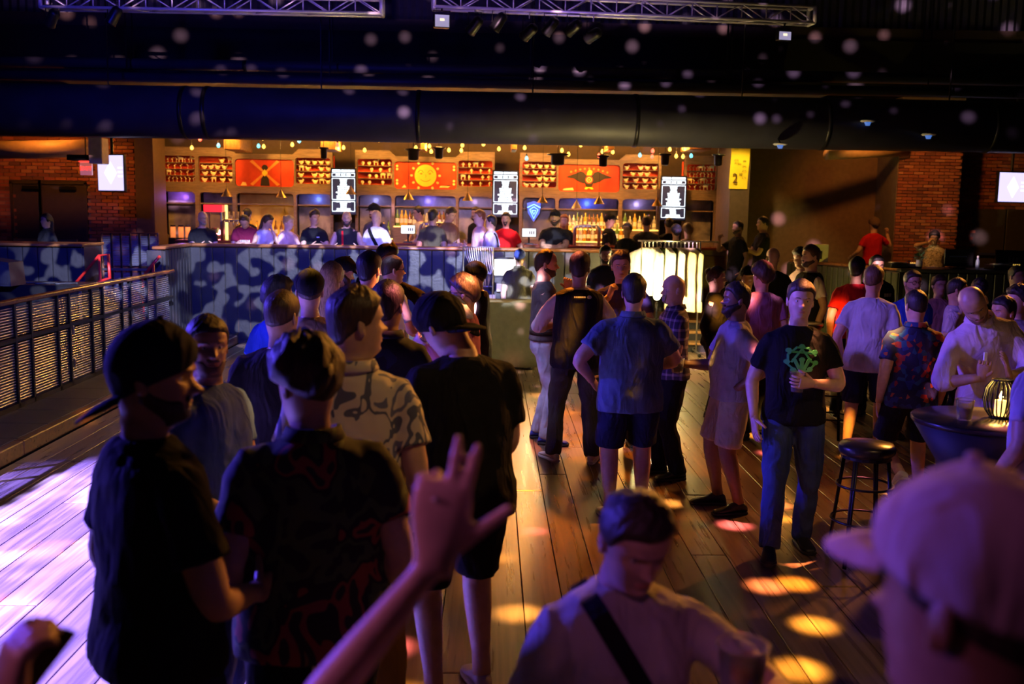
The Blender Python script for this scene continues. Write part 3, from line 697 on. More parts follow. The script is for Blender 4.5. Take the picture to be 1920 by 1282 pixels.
    mb = MB(); mb.loft([[Vector(p) for p in r] for r in rings][::-1])
    def hp_(phi, z, off=0.):     # head surface point
        w = np.interp(z, HZ, HW); f = np.interp(z, HZ, HF); b = np.interp(z, HZ, HB); x, y = sect(w, f, b, np.array([phi]))
        v = np.array([x[0], -y[0], 0.]); nv = np.array([math.sin(phi)/w, -math.cos(phi)/(f if math.cos(phi) > 0 else b), 0.])
        up = max(0, (z-.12)/.11); nv = nv/np.linalg.norm(nv)*(1-up*.9)+np.array([0, 0, up]); nv = nv/np.linalg.norm(nv)
        return np.array([v[0], v[1], CHIN+z])+nv*off
    for sx in (-1, 1):           # ears
        M = Matrix.Rotation(-sx*.35, 3, 'Z') @ Matrix.Rotation(-.15, 3, 'X')
        e = MB(); e.ball((sx*.0755, .012, CHIN+.098), (.008, .018, .031), 10, 8, M)
        e.ball((sx*.0775, .006, CHIN+.083), (.007, .010, .014), 8, 6, M); mb.add(headT(np.array(e.v)), e.f)
    # ---- arms
    def vec(side, t): return Vector((side*t[0], -t[1], t[2]))
    arms = {}
    for side, spec in ((-1, R), (1, Lh)):
        sp = dict(t=(.235, .03, .83)); sp.update(spec or {})
        sh = Vector(bend([[side*(.168+.02*fat)*(.92 if woman else 1), .004, 1.352]])[0])
        loc_ = lambda v, d_=False: Matrix.Rotation(-a, 3, 'Z') @ ((Vector(v) if d_ else Vector(v)-base-Vector((0, 0, -drop*s)))/s)
        tg = vec(side, sp['t']); tg = Vector(bend([tg])[0]) if sp.get('b', True) else tg
        if 'w' in sp: tg = loc_(sp['w'])
        pole = vec(side, sp.get('pole', (.35, -.8, -.3))) if 'polew' not in sp else loc_(sp['polew'], True)
        al = sp.get('al', 1.); el, wr = ik(sh, tg, .295*al, .262*al, pole)
        k = 1+.16*fat-(.14 if woman else 0)
        P_ = path3(sh, el, wr, 5); m_ = len(P_)
        rr = np.interp(np.linspace(0, 1, m_), [0, .12, .3, .48, .6, .75, .92, 1], [.046, .052, .047, .040, .043, .038, .028, .0265])*k
        mb.tube(P_, list(rr), LN)
        hd = vec(side, sp['hd']) if 'hd' in sp else (loc_(sp['hdw'], True) if 'hdw' in sp else (wr-el))
        pn = vec(side, sp['pn']) if 'pn' in sp else loc_(sp['pnw'], True) if 'pnw' in sp else Vector((-side, 0, 0))+Vector((0, .25, 0))
        hsc = sp.get('hs', 1.0-(.08 if woman else 0))
        hand_mesh(mb, wr, hd, pn, side < 0, sp.get('curl', .28), hsc, max(8, LN-2), sp.get('spread', 0.), sp.get('fingers'))
        arms[side] = (sh, el, wr, hd.normalized(), pn.normalized(), k)
    # ---- legs
    legs = {}
    ft = feet or ((.12, .04, 0), (.13, -.05, 0))    # right, left: out, forward, lift
    for side, spec in ((-1, ft[0]), (1, ft[1])):
        hpj = Vector((side*.092*(1+.12*fat), 0, .905)); an = vec(side, (spec[0], spec[1], .085+spec[2])); po = Vector((side*.12, -1, 0))
        kn, an = ik(hpj, an, .425, .415, po); P_ = path3(hpj, kn, an, 5, .12)
        rr = np.interp(np.linspace(0, 1, len(P_)), [0, .25, .48, .6, .7, .92, 1], [.088, .078, .056, .056, .057, .036, .036])*(1+.18*fat-(.06 if woman else 0))
        mb.tube(P_, list(rr), LN); legs[side] = (hpj, kn, an, spec[3] if len(spec) > 3 else side*8.)
    if extra and extra.get('fine'): solid(mb, 'body', skin(tone), T, .0064, 2, 0)
    else: mb.build('body', skin(tone), T, True)
    # ---- shirt
    def torso_r(z, add=0.):
        kx, bel = fatten(max(z, .93)); z_ = max(z, .90)
        w = np.interp(z_, TZ[::-1], TW[::-1]); f = np.interp(z_, TZ[::-1], TF[::-1]); b = np.interp(z_, TZ[::-1], TB[::-1])
        if z < 1.30: w = max(w, .165-.02*(1.3-z)); f = max(f, .108); b = max(b, .098)
        nb = sstep(1.46, 1.40, z); e = add+(.010+.014*sstep(1.40, 1.10, z)+.012*sstep(1.05, .85, z))*(.5+.5*nb)+ease*sstep(1.4, 1.2, z)
        return w*(1+(kx-1)*nb)*(.92 if woman else 1)+e, f+bel+e, b+e
    B.torso_r = torso_r; B.bend = bend
    def tsurf(x, z, front=True, off=.008):
        w, f, b = torso_r(z); u = max(-1, min(1, x/w)); yy = (f if front else -b)*math.sqrt(max(0, 1-abs(u)**2.15))
        return Vector(bend([[x, -(yy+(off if front else -off)), z]])[0])
    B.tsurf = tsurf; B.headT = headT; B.hp = hp_; B.arms = arms; B.legs = legs
    if shirt is not None:
        sm = MB(); rg = []
        for z in np.linspace(1.452, hem, 22):
            w, f, b = torso_r(z); x, y = sect(w, f, b, np.linspace(0, 2*PI, 28, endpoint=False), .93)
            if woman: y = y+.034*math.exp(-((z-1.26)/.07)**2)*(np.exp(-((np.abs(x)-.07)/.07)**2))*(y > 0)
            rg.append([Vector(p) for p in bend(np.stack([x, -y, np.full_like(x, z)], 1))])
        sm.loft(rg[::-1])
        if not tank:
            for side in (-1, 1):
                sh, el, wr, hd, pn, k = arms[side]; fr = .63 if sleeve == 'short' else 1.
                ce_ = Vector(bend([[side*.08, .002, 1.368]])[0])
                if sleeve == 'short': P_ = [ce_, sh]+[sh.lerp(el, t) for t in (.12, .25, .4, .52, fr)]; rr = [.055, .060, .0625, .063, .063, .064, .066]
                elif sleeve == 'rolled': P_ = [ce_]+path3(sh, el, el.lerp(wr, .35), 5); rr = [.055]+list(np.interp(np.linspace(0, 1, len(P_)-1), [0, .2, 1], [.060, .063, .056]))
                else: P_ = [ce_]+path3(sh, el, el.lerp(wr, .97), 6); rr = [.06]+list(np.interp(np.linspace(0, 1, len(P_)-1), [0, .3, .5, .9, 1], [.060, .062, .057, .042, .040]))
                sm.tube(P_, [r*k+ease*.4 for r in rr], 16)
        solid(sm, extra.get('shirt_name', 'shirt') if extra else 'shirt', shirt, T, VX, 4, .026)
    if collar is not None:
        cm = MB(); n = 28; rg = []
        for rr_, z in ((.068, 1.462), (.072, 1.487), (.080, 1.486), (.094, 1.452), (.090, 1.447), (.07, 1.46)):
            rg.append([Vector(p) for p in bend([[rr_*1.02*math.sin(t), -rr_*.98*math.cos(t)+.014, z-.022*max(0, math.cos(t))] for t in np.linspace(0, 2*PI, n, endpoint=False)])])
        cm.loft(rg, False); cm.build('collar', collar, T, True)
    # ---- trousers or shorts
    if pants is not None:
        pm = MB(); rg = []
        for z in np.linspace(1.0, .80, 9):
            kx, bel = fatten(z); w = np.interp(z, TZ[::-1], TW[::-1]); w = max(w, .12)*(.96 if woman else 1)
            x, y = sect(w*kx+.012, .104+bel*.8+.006, .114+.008, np.linspace(0, 2*PI, 26, endpoint=False), .93)
            if z < .84: x = x*.9; y = y*.85
            rg.append([Vector(p) for p in bend(np.stack([x, -y, np.full_like(x, z)], 1))])
        pm.loft(rg[::-1])
        for side in (-1, 1):
            hpj, kn, an, toe = legs[side]; kf = 1+.16*fat
            top_ = hpj+Vector((0, 0, .0))
            if shorts: P_ = [top_]+[hpj.lerp(kn, t) for t in (.25, .5, .75, .93)]; rr = [.100, .100, .095, .092, .092]
            else:
                P_ = path3(hpj, kn, an+Vector((0, 0, -.03)), 6, .1); rr = np.interp(np.linspace(0, 1, len(P_)), [0, .2, .48, .8, 1], [.102, .094, .074, .068, .066])
            pm.tube(P_, [r*kf for r in rr], 16)
        solid(pm, 'shorts' if shorts else 'trousers', pants, T, VX, 4, .024)
    if belt:
        bm_ = MB(); rg = []
        for z, e in ((.985, .016), (.985, .024), (1.02, .024), (1.02, .016)):
            w, f, b = torso_r(1.0); x, y = sect(w+e-.02, f+e-.02, b+e-.02, np.linspace(0, 2*PI, 30, endpoint=False)); rg.append([Vector(p) for p in bend(np.stack([x, -y, np.full_like(x, z)], 1))])
        bm_.loft(rg, False); bm_.build('belt', cloth('belt', (.02, .015, .012), .4), T, True)
    # ---- shoes
    for side in (-1, 1):
        hpj, kn, an, toe = legs[side]; M = Matrix.Rotation(math.radians(toe), 3, 'Z')
        lift = an.z-.085; pit = Matrix.Rotation(min(1.2, lift*3.0), 3, 'X') if lift > .03 else Matrix.Identity(3)
        sm = MB(); so = MB(); rg = []; r2 = []; n = 14
        for f_, hw, ht in ((-.068, .018, .045), (-.058, .030, .075), (-.02, .037, .105), (.025, .038, .108), (.06, .040, .085), (.10, .045, .062), (.15, .047, .050), (.185, .040, .042), (.205, .022, .030)):
            rg.append([an+pit @ (M @ Vector((hw*math.cos(t), -f_, .02+(ht-.02)*(.5+.5*math.sin(t))-.085))) for t in [2*PI*k/n for k in range(n)]])
            r2.append([an+pit @ (M @ Vector(((hw+.004)*math.copysign(abs(math.cos(t))**.6, math.cos(t)), -f_*1.03, .001+.024*(.5+.5*math.copysign(abs(math.sin(t))**.5, math.sin(t)))-.085))) for t in [2*PI*k/n for k in range(n)]])
        sho = sm.loft(rg); sh_o = sm.build('shoe', mat('shoe_%02x%02x%02x' % tuple(int(c*255) for c in shoe), shoe, .5, var=.08), T, True)
        so.loft(r2); so.build('sole', mat('sole_light', (.6, .6, .58), .6) if soles else mat('sole_dark', (.03, .03, .03), .6), sh_o)
    # ---- hair, beard, cap
    def shell(lineF, thickF, name, material, fold=0., n_t=14, tmax=1.):
        n = NS; rg = []
        for ti in np.linspace(0, tmax, n_t):
            r = []
            for k in range(n):
                a_ = 2*PI*k/n; am = a_ if a_ <= PI else a_-2*PI
                z0 = lineF(am); z = z0+(.2319-z0)*math.sin(ti*PI/2)**1.0
                r.append(hp_(a_, z, thickF(am, ti, z)))
            rg.append([Vector(p) for p in headT(r)])
        m_ = MB().loft(rg, True); return m_.build(name, material, T, True)
    def hline(front=.172, side=.105, nape=.035):
        return lambda a_: float(np.interp(abs(math.degrees(a_)), [0, 35, 58, 78, 96, 115, 140, 180], [front, front+.002, front-.012, side+.012, side, .082, nape+.012, nape]))
    ph1, ph2 = rnd.random()*6, rnd.random()*6
    def lump(a_, t, amt): return 1+amt*(math.sin(5*a_+ph1+7*t)*math.sin(9*t+ph2)+.6*math.sin(11*a_+ph2-13*t))
    hm = hairm(hc)
    if hair != 'bald':
        base_th = {'short': .016, 'fade': .010, 'buzz': .005, 'curly': .030, 'long': .018, 'bun': .018, 'quiff': .020, 'balding': .010, 'updo': .03, 'tied': .011}[hair]
        fr_ = {'balding': .207, 'curly': .166}.get(hair, .174)
        def th(a_, t, z):
            e = min(1, t/.10)
            v = base_th*(.35+.65*sstep(.10, .19, z)) if hair in ('short', 'fade', 'quiff') else base_th
            if hair == 'quiff': v += .03*sstep(.17, .21, z)*max(0, math.cos(a_))
            if hair == 'updo': v *= .7+.6*sstep(.05, .2, z)
            return max(.0025, v*e*lump(a_, t, .22 if hair in ('curly', 'updo') else .16))
        shell(hline(fr_, .10 if hair != 'long' else .07, .03 if hair not in ('fade', 'buzz', 'bun', 'updo', 'tied') else .055), th, 'hair', hm, n_t=(20, 14, 10)[q])
    if hair == 'long':
        lm = MB(); rg = []
        for z, f_, hw, ht in ((.20, -.05, .05, .03), (.15, -.075, .075, .04), (.08, -.082, .085, .042), (.0, -.08, .082, .038), (-.08, -.088, .078, .034), (-.16, -.10, .07, .03), (-.24, -.105, .055, .025), (-.29, -.105, .03, .015)):
            rg.append([Vector(p) for p in headT([[hw*math.cos(t), -f_-ht*math.sin(t)*-1, CHIN+z] for t in [2*PI*k/16 for k in range(16)]], 1. if z > -.1 else .8)])
        lm.loft(rg); lm.build('long_hair', hm, T, True)
    if hair in ('bun', 'updo', 'tied'):
        bp_ = headT([[.0, .085, CHIN+.185]])[0] if hair == 'bun' else headT([[.01, .088 if hair == 'updo' else .118, CHIN+.125]])[0]
        bb = MB(); bb.ball(bp_, .045 if hair == 'bun' else (.052 if hair == 'updo' else .036), 18, 12); sm_ = [Vector(v)+(Vector(v)-Vector(bp_))*.18*math.sin(60*v[0]+40*v[2]) for v in bb.v]
        MB().add(sm_, bb.f).build('hair_bun', hm, T, True)
    if beard:
        bt = {'stubble': .0025, 'short': .0065, 'full': .022, 'goatee': .012}[beard]; rg = []; wid = 1.75 if beard != 'goatee' else .55
        for a_ in np.linspace(-wid, wid, 22 if q else 34):
            k = abs(a_)/wid; zt_ = float(np.interp(k, [0, .22, .34, .6, .85, 1], ([.036, .042, .064, .070, .085, .11] if beard == 'full' else [.034, .040, .058, .058, .072, .105]))); zb = float(np.interp(k, [0, .5, 1], [-.012-(.03 if beard == 'full' else 0), -.008, .05]))
            r = []
            for t in np.linspace(0, 1, 8):
                z = zt_+(zb-zt_)*t; o_ = bt*math.sin(PI*min(1, max(0, .08+.9*t)))*(1 if k < .9 else .5)
                r.append(hp_(a_, max(z, -.012), o_+.001)+np.array([0, 0, min(0, z+.012)]))
            for t in np.linspace(1, 0, 8): r.append(hp_(a_, max(zt_+(zb-zt_)*t, -.012), -.004))
            rg.append([Vector(p) for p in headT(r)])
        bmb = MB().loft(rg)
        mr_ = [[Vector(p) for p in headT([hp_(a_, z, o_) for z, o_ in ((.070, .002), (.066, .002+bt*.5), (.060, .002+bt*.5), (.0555, .002), (.06, -.003))])] for a_ in np.linspace(-.36, .36, 9)]
        bmb.loft(mr_); bmb.build('beard', hairm('dark' if hc in ('black', 'dark') else hc) if beard != 'stubble' else mat('stubble_'+tone, tuple(k_*.42 for k_ in SKIN[tone]), .6, var=.25, nscale=160), T, True)
    if cap is not None:
        b0 = math.radians(brim)
        def cl_(a_): d_ = abs((a_-b0+PI) % (2*PI)-PI); return float(np.interp(math.degrees(d_), [0, 60, 110, 180], [.148, .138, .108, .078] if brim == 0 else [.036, .058, .115, .158])) if cap != 'beanie' else float(np.interp(abs(math.degrees(a_)), [0, 90, 180], [.15, .12, .06]))
        cth = lambda a_, t, z: .006+.016*min(1, t/.25)+(.012 if cap == 'beanie' else 0)
        cpo = shell(cl_, cth, 'cap' if cap != 'beanie' else 'beanie', capm, n_t=(18, 12, 9)[q])
        if cap == 'cap':
            rg = []
            for a_ in np.linspace(-1.0, 1.0, 15):
                aa = b0+a_; k = math.cos(a_/1.0*PI/2*.98); zb_ = cl_(aa); p0 = hp_(aa, zb_+.006, .006); dirv = np.array([math.sin(b0), -math.cos(b0), -.16 if brim == 0 else -.85]); L_ = (.078 if brim == 0 else .09)*max(.03, k)**.6
                p1 = p0+dirv*L_+np.array([0, 0, -.012*(1-k)-.0])
                rg.append([Vector(x_) for x_ in headT([p0+[0, 0, .004], (p0+p1)/2+[0, 0, .010], p1+[0, 0, .003], p1+[0, 0, -.002], (p0+p1)/2+[0, 0, .004], p0+[0, 0, -.003]])])
            MB().loft(rg).build('brim', capm, cpo, True)
            MB().ball(headT([[0, 0, CHIN+.256]])[0], (.009, .009, .006), 10, 6).build('button', capm, cpo, True)
    # ---- eyes, brows, lips
    def fsurf(x, z):
        w = np.interp(z, HZ, HW); f = np.interp(z, HZ, HF); return f*math.sqrt(max(0, 1-(x/w)**2))
    er = .0118
    for sx in (-1, 1):
        fz = fsurf(.031, .1135)-.0165
        c = headT([[sx*.031, -fz, CHIN+.1135]])[0]
        if q == 2: MB().ball(headT([[sx*.031, -fz-.001, CHIN+.1135]])[0], (.011, .011, .006), 8, 6).build('eye', mat('eye_dark', (.05, .035, .03), .3, var=0), T, True)
        else:
            e = MB().ball(c, er, 14, 10).build('eye', mat('eye_white', (.62, .58, .55), .25, var=0), T, True)
            MB().ball(headT([[sx*.031, -fz-.0072, CHIN+.113]])[0], .0055, 10, 8).build('iris', mat('eye_dark', (.05, .035, .03), .3, var=0), e, True)
            lid = MB()   # upper lid
            rg = [[Vector(p) for p in headT([[sx*.031+x_, -fsurf(.031+sx*0+x_*sx, .1135)+.0165-math.sqrt(max(0, (er+.0016)**2-x_**2))*math.cos(el_), CHIN+.1135+(er+.0016)*math.sin(el_)*math.sqrt(max(0, 1-(x_/(er+.0016))**2))] for el_ in (.35, .6, .9, 1.2, 1.5)])] for x_ in np.linspace(-.0115, .0115, 7)]
            n_ = 5; lv = [p for r in rg for p in r]; lf = [(i*n_+j, i*n_+j+1, (i+1)*n_+j+1, (i+1)*n_+j) for i in range(6) for j in range(4)]
            lid.add(lv, lf).build('eyelid', skin(tone), T, True)
        bp = [headT([[sx*x_, -(fsurf(x_, z_)+.0025), CHIN+z_]])[0] for x_, z_ in ((.014, .1305), (.026, .1345), (.038, .1345), (.048, .130))]
        MB().tube(bp, [.0026, .0036, .0032, .0016], 6).build('eyebrow', hairm('dark' if hc not in ('blond', 'light', 'ginger', 'grey') else hc), T, True)
    lp = MB(); 
    for z_, h_ in ((.0525, .0035), (.0435, .0042)):
        lp.tube([headT([[x_, -(fsurf(x_, z_)+.0028*(1-(x_/.026)**2)), CHIN+z_-abs(x_)*.05]])[0] for x_ in np.linspace(-.024, .024, 7)], [.001, h_*.8, h_, h_, h_, h_*.8, .001], 6)
    lp.build('lips', mat('lips_'+tone, tuple(min(1, a_*b_) for a_, b_ in zip(SKIN[tone], (.95, .62, .62))), .4, var=0), T, True)
    if glasses:
        gm = MB()
        for sx in (-1, 1):
            fz = fsurf(.031, .113)+.012
            gm.tube([headT([[sx*.033+.024*math.cos(t), -fz+.004*abs(math.cos(t)), CHIN+.112+.018*math.sin(t)]])[0] for t in np.linspace(0, 2*PI, 17)], .0019, 6)
            gm.tube([headT([p])[0] for p in ([sx*.057, -fz+.006, CHIN+.118], [sx*.074, -.04, CHIN+.117], [sx*.079, .012, CHIN+.115])], .0018, 6)
        gm.tube([headT([[x_, -fsurf(0, .113)-.014, CHIN+.116]])[0] for x_ in (-.010, 0, .010)], .0018, 6)
        gm.build('glasses', mat('glasses_black', (.02, .02, .02), .25, var=0), T, True)
    B.wpt = lambda p: Vector((0, 0, -drop*s if False else 0))+T.location+Matrix.Rotation(a, 3, 'Z') @ (Vector(p)*s)
    return B
def strap(B, x0, z0, x1, z1, material, w=.022, name='bag_strap', off=.012):
    """cross-body strap: over one shoulder, down to the other hip, front and back"""
    rg = []
    N = 22
    for fr in (True, False):
        pts = [B.tsurf(x0+(x1-x0)*t, z0+(z1-z0)*t, fr, off) for t in np.linspace(0, 1, N)]
        m = MB(); rings = []
        for i, p in enumerate(pts):
            d = (pts[min(i+1, N-1)]-pts[max(i-1, 0)]).normalized(); nn = Vector((0, -1 if fr else 1, 0)); sd = d.cross(nn).normalized()*w; nn = nn*.004
            rings.append([p+sd+nn, p-sd+nn, p-sd-nn*3, p+sd-nn*3])
        m.loft(rings).build(name, material, B.T)
def decal(B, polys, material, name='print', front=True, off=.014):
    """flat shirt print: outlines in (x, z) laid on the chest or back"""
    m = MB()
    for pl in polys:
        a = [B.tsurf(x, z, front, off) for x, z in pl]; b = [B.tsurf(x, z, front, off-.006) for x, z in pl]; n = len(pl); o = len(m.v)
        m.v += [tuple(p) for p in a+b]; m.f.append(tuple(o+i for i in range(n))); m.f += [(o+i, o+(i+1) % n, o+n+(i+1) % n, o+n+i) for i in range(n)]
    return m.build(name, material, B.T)
# ------------------------------------------------------------------ clothes
C = cloth
BLK = C('black', (.012, .012, .014)); BLK2 = C('washed_black', (.03, .027, .028)); WHITE = C('white', (.75, .74, .74)); NAVY = C('navy', (.02, .025, .065))
GREY = C('grey', (.22, .22, .24)); OLIVE = C('olive', (.12, .11, .075)); TAN = C('tan', (.45, .36, .27)); DENIM = C('denim', (.045, .075, .20), var=.3); LDENIM = C('light_denim', (.42, .46, .58), var=.3)
CHAR = C('charcoal', (.06, .065, .065)); KHAKI = C('khaki', (.50, .42, .32)); RED = C('red', (.50, .012, .02)); LAV = C('lavender', (.52, .46, .60)); BLUE_T = C('blue_tee', (.06, .10, .30))
ROYAL = C('royal', (.02, .06, .45)); STEELB = C('steel_blue', (.10, .14, .22)); MAROON = C('maroon', (.16, .012, .04)); PINKT = C('pink', (.66, .42, .42)); CORAL = C('coral', (.60, .20, .20)); BROWNT = C('brown', (.10, .06, .04))
HAWAI = ramp_mat('hawaiian', 'noise', 9, [(0, (.62, .55, .42)), (.47, (.62, .55, .42)), (.50, (.10, .11, .16)), (.55, (.62, .55, .42)), (.61, (.14, .15, .24)), (.66, (.62, .55, .42))], .8, (1, 1, .55), 2, True)
CAMO = ramp_mat('dark_camo', 'noise', 7, [(0, (.02, .02, .02)), (.42, (.07, .10, .04)), (.50, (.02, .018, .018)), (.56, (.34, .06, .04)), (.61, (.03, .03, .025)), (.68, (.24, .12, .05))], .8, (1, 1, .8), 2, True)
FLORAL = ramp_mat('floral', 'vor', 26, [(0, (.012, .015, .06)), (.55, (.02, .04, .16)), (.72, (.35, .03, .02)), (.84, (.45, .10, .03)), (.92, (.02, .10, .16))], .8)
FLOR2 = ramp_mat('dark_floral', 'vor', 18, [(0, (.012, .014, .03)), (.7, (.02, .03, .09)), (.88, (.06, .03, .08))], .8)
PLAID = ramp_mat('plaid', 'vor', 1, [(0, (.1, .1, .1)), (1, (.1, .1, .1))], .8)
def _plaid():
    m = MATS['plaid']; nt = m.node_tree; b = nt.nodes['Principled BSDF']; L = nt.links.new
    tc = nt.nodes.new('ShaderNodeTexCoord'); sp = nt.nodes.new('ShaderNodeSeparateXYZ'); L(tc.outputs['Object'], sp.inputs[0]); outs = []
    ad = nt.nodes.new('ShaderNodeMath'); ad.operation = 'ADD'; L(sp.outputs[0], ad.inputs[0]); L(sp.outputs[1], ad.inputs[1])
    for src in (ad.outputs[0], sp.outputs[2]):
        mu = nt.nodes.new('ShaderNodeMath'); mu.operation = 'PINGPONG'; mu.inputs[1].default_value = .038; L(src, mu.inputs[0])
        lt = nt.nodes.new('ShaderNodeMath'); lt.operation = 'LESS_THAN'; lt.inputs[1].default_value = .010; L(mu.outputs[0], lt.inputs[0]); outs.append(lt.outputs[0])
    s = nt.nodes.new('ShaderNodeMath'); s.operation = 'ADD'; L(outs[0], s.inputs[0]); L(outs[1], s.inputs[1])
    d = nt.nodes.new('ShaderNodeMath'); d.operation = 'DIVIDE'; d.inputs[1].default_value = 2.01; L(s.outputs[0], d.inputs[0])
    cr = nt.nodes.new('ShaderNodeValToRGB'); cr.color_ramp.interpolation = 'CONSTANT'; cr.color_ramp.elements.new(.45)
    for e, (p, c) in zip(cr.color_ramp.elements, ((0, (.035, .03, .07)), (.3, (.20, .16, .25)), (.8, (.45, .38, .42)))): e.position = p; e.color = (*c, 1)
    L(d.outputs[0], cr.inputs[0]); L(cr.outputs[0], b.inputs['Base Color'])
_plaid()
PATT = ramp_mat('white_pattern', 'noise', 30, [(0, (.6, .58, .55)), (.5, (.05, .05, .05)), (.56, (.6, .58, .55))], .8)
STRIPE = ramp_mat('stripe_shirt', 'noise', 20, [(0, (.5, .28, .25)), (.5, (.6, .42, .38))], .8, (8, 8, .3))
WS = (.75, .74, .72)
PL = plastic = mat('clear_plastic', (.95, .93, .92), .08, trans=.92, var=0, ior=1.2)
def cup(label, loc, amber=True, h=.12, r0=.034, r1=.047, tilt=0, group=None, liq=(.45, .16, .03)):
    t = thing('plastic_cup', label, 'cup', loc, 0, group)
    m = MB().lathe((0, 0, 0), [(.001, .001), (r0, .001), (r0, .004), (r1, h), (r1+.003, h), (r1+.003, h+.004), (r1-.001, h+.003), (r0-.002, .005), (.001, .005)], 24, None, False)
    m.build('cup_wall', PL, t, True)
    if amber: MB().lathe((0, 0, 0), [(r0-.004, .008), (r0+(r1-r0)*.55-.003, h*.58)], 24).build('drink', mat('drink_%d' % int(liq[0]*100), liq, .1, trans=.5, var=0), t, True)
    t.rotation_euler.y = tilt; return t
def held(B, side, along=.075, palm=.047):
    sh, el, wr, hd, pn, k = B.arms[side]; return B.wpt(wr+hd*along+pn*palm)

# ------------------------------------------------------------------ foreground
P1 = person(300, 596, 2.62, 132, 'man in plain black tee with backwards navy cap beside the camouflage shirt', head=(-38, 6, 0), fat=.15, tone='tan', hair='buzz', hc='black', beard='short', cap='cap', brim=180, capm=C('cap_navy', (.015, .016, .04)), shirt=BLK, pants=C('ink_jeans', (.012, .018, .06)), R=dict(t=(.12, .22, 1.02), pole=(.7, -.5, -.4)), Lh=dict(t=(.14, .20, 1.05)), ease=.012)
P2 = person(388, 584, 3.95, 72, 'man in blue tee with moustache glancing over past the backwards cap', head=(-42, 2, 0), fat=.3, tone='tan', hair='fade', hc='black', beard='stubble', shirt=BLUE_T, pants=NAVY, R=dict(t=(.18, .20, .98)), Lh=dict(t=(.16, .26, 1.02)))
P3 = person(566, 632, 3.0, 196, 'woman with curly pinned-up hair and dark camouflage shirt', head=(26, 8, 0), fat=.45, tone='light', hair='updo', hc='dark', shirt=CAMO, sleeve='short', pants=BLK, ease=.035, R=dict(t=(.20, .10, .92)), Lh=dict(t=(.22, .12, .90)), hem=.80, collar=CAMO)
P4 = person(668, 531, 3.72, 182, 'man in pale leaf-print shirt, head turned to one side', head=(-62, 0, 0), fat=.0, tone='light', hair='short', hc='brown', shirt=HAWAI, collar=HAWAI, pants=C('yellow_trousers', (.50, .33, .05)), ease=.02, hem=.80)
P5 = person(795, 553, 4.25, 205, 'man in black tee and black cap bending his head down', head=(18, 38, 8), fat=.5, tone='light', hair='buzz', hc='dark', cap='cap', brim=180, capm=BLK, shirt=BLK, pants=BLK, shorts=True, ease=.02, glasses=True, hem=.80, R=dict(t=(.12, .25, 1.05)), Lh=dict(t=(.12, .28, 1.05)), shoe=(.35, .3, .3), soles=True)
P6 = person(530, 539, 4.95, 184, 'man in washed black tee with cropped brown hair near the leaf-print shirt', head=(-22, 4, 0), fat=.35, tone='light', hair='fade', hc='brown', shirt=BLK2, pants=C('pale_shorts', (.55, .52, .55)), shorts=True, ease=.012, hem=.82)
P7 = person(522, 514, 6.7, 150, 'man with wavy dark hair in blue tee half hidden behind the washed black tee', head=(-20, 0, 0), fat=.1, tone='light', hair='curly', hc='black', shirt=ROYAL, pants=DENIM, R=dict(t=(.15, .3, 1.0)))
P8 = person(580, 502, 6.25, 178, 'man in tan tee with round back print and black cap', head=(12, 4, 0), fat=.35, tone='light', hair='fade', hc='brown', cap='cap', brim=0, capm=BLK, shirt=TAN, pants=CHAR, R=dict(t=(.16, .25, 1.0)))
ring = [[(.10*math.cos(a)*r, 1.22+.10*math.sin(a)*r) for a, r in ((t, 1), (t+.26, 1), (t+.26, .86), (t, .86))] for t in np.linspace(0, 6.02, 24)]
decal(P8, ring+[[(-.135, 1.185), (.135, 1.185), (.135, 1.24), (-.135, 1.24)]], C('print_dark', (.05, .04, .04)), 'back_print', False)
decal(P8, [[(-.115+.046*k, 1.195), (-.083+.046*k, 1.195), (-.083+.046*k, 1.23), (-.115+.046*k, 1.23)] for k in range(5)], C('print_light', (.5, .42, .34)), 'print_letters', False, .018)
P9 = person(622, 489, 7.95, 165, 'woman with long fair hair beside the bearded man in black cap', woman=True, tone='fair', hair='long', hc='blond', shirt=BLK, pants=BLK, head=(5, 0, 0))
P10 = person(655, 481, 9.0, 120, 'bearded man in black cap looking down among the queue', head=(-10, 22, 0), tone='light', hair='buzz', hc='brown', beard='full', cap='cap', brim=0, capm=BLK, shirt=BLK, pants=NAVY, fat=.3)
P11 = person(692, 469, 7.5, 176, 'man with thick dark hair and white collared shirt facing the bar', head=(-14, 0, 0), tone='light', hair='short', hc='black', shirt=WHITE, collar=WHITE, pants=NAVY, fat=.0, R=dict(t=(.14, .3, 1.05)))
P12 = person(738, 476, 8.7, 118, 'man with grey-sided hair, glasses and light blue shirt', head=(-4, 2, 0), tone='fair', hair='fade', hc='brown', shirt=C('light_blue', (.34, .48, .66)), collar=C('light_blue', (.34, .48, .66)), pants=NAVY, glasses=True, R=dict(t=(.10, .34, 1.12), curl=.9))
P13 = person(735, 453, 9.6, 40, 'man with tall dark quiff and loose black shirt behind the glasses wearer', head=(10, 16, 0), torso=(8, 6, 0), tone='tan', hair='quiff', hc='black', shirt=BLK, sleeve='rolled', pants=BLK, fat=.2, Lh=dict(t=(.30, .30, 1.10), pole=(1, -.2, .1)), R=dict(t=(.1, .32, 1.12)), ease=.02)
P14 = person(727, 523, 5.3, 184, 'man in dark floral shirt behind the leaf-print shirt', head=(-20, 0, 0), tone='tan', hair='short', hc='dark', shirt=FLOR2, collar=FLOR2, pants=BLK, fat=.2)
P15 = person(866, 510, 7.1, 262, 'man with messy hair and glasses carrying folded clothes over coral shirt', head=(2, 4, 0), tone='light', hair='curly', hc='brown', shirt=CORAL, sleeve='long', pants=CHAR, glasses=True, Lh=dict(t=(.10, .28, 1.22), curl=.7), R=dict(t=(.08, .30, 1.18), curl=.7), fat=.2)
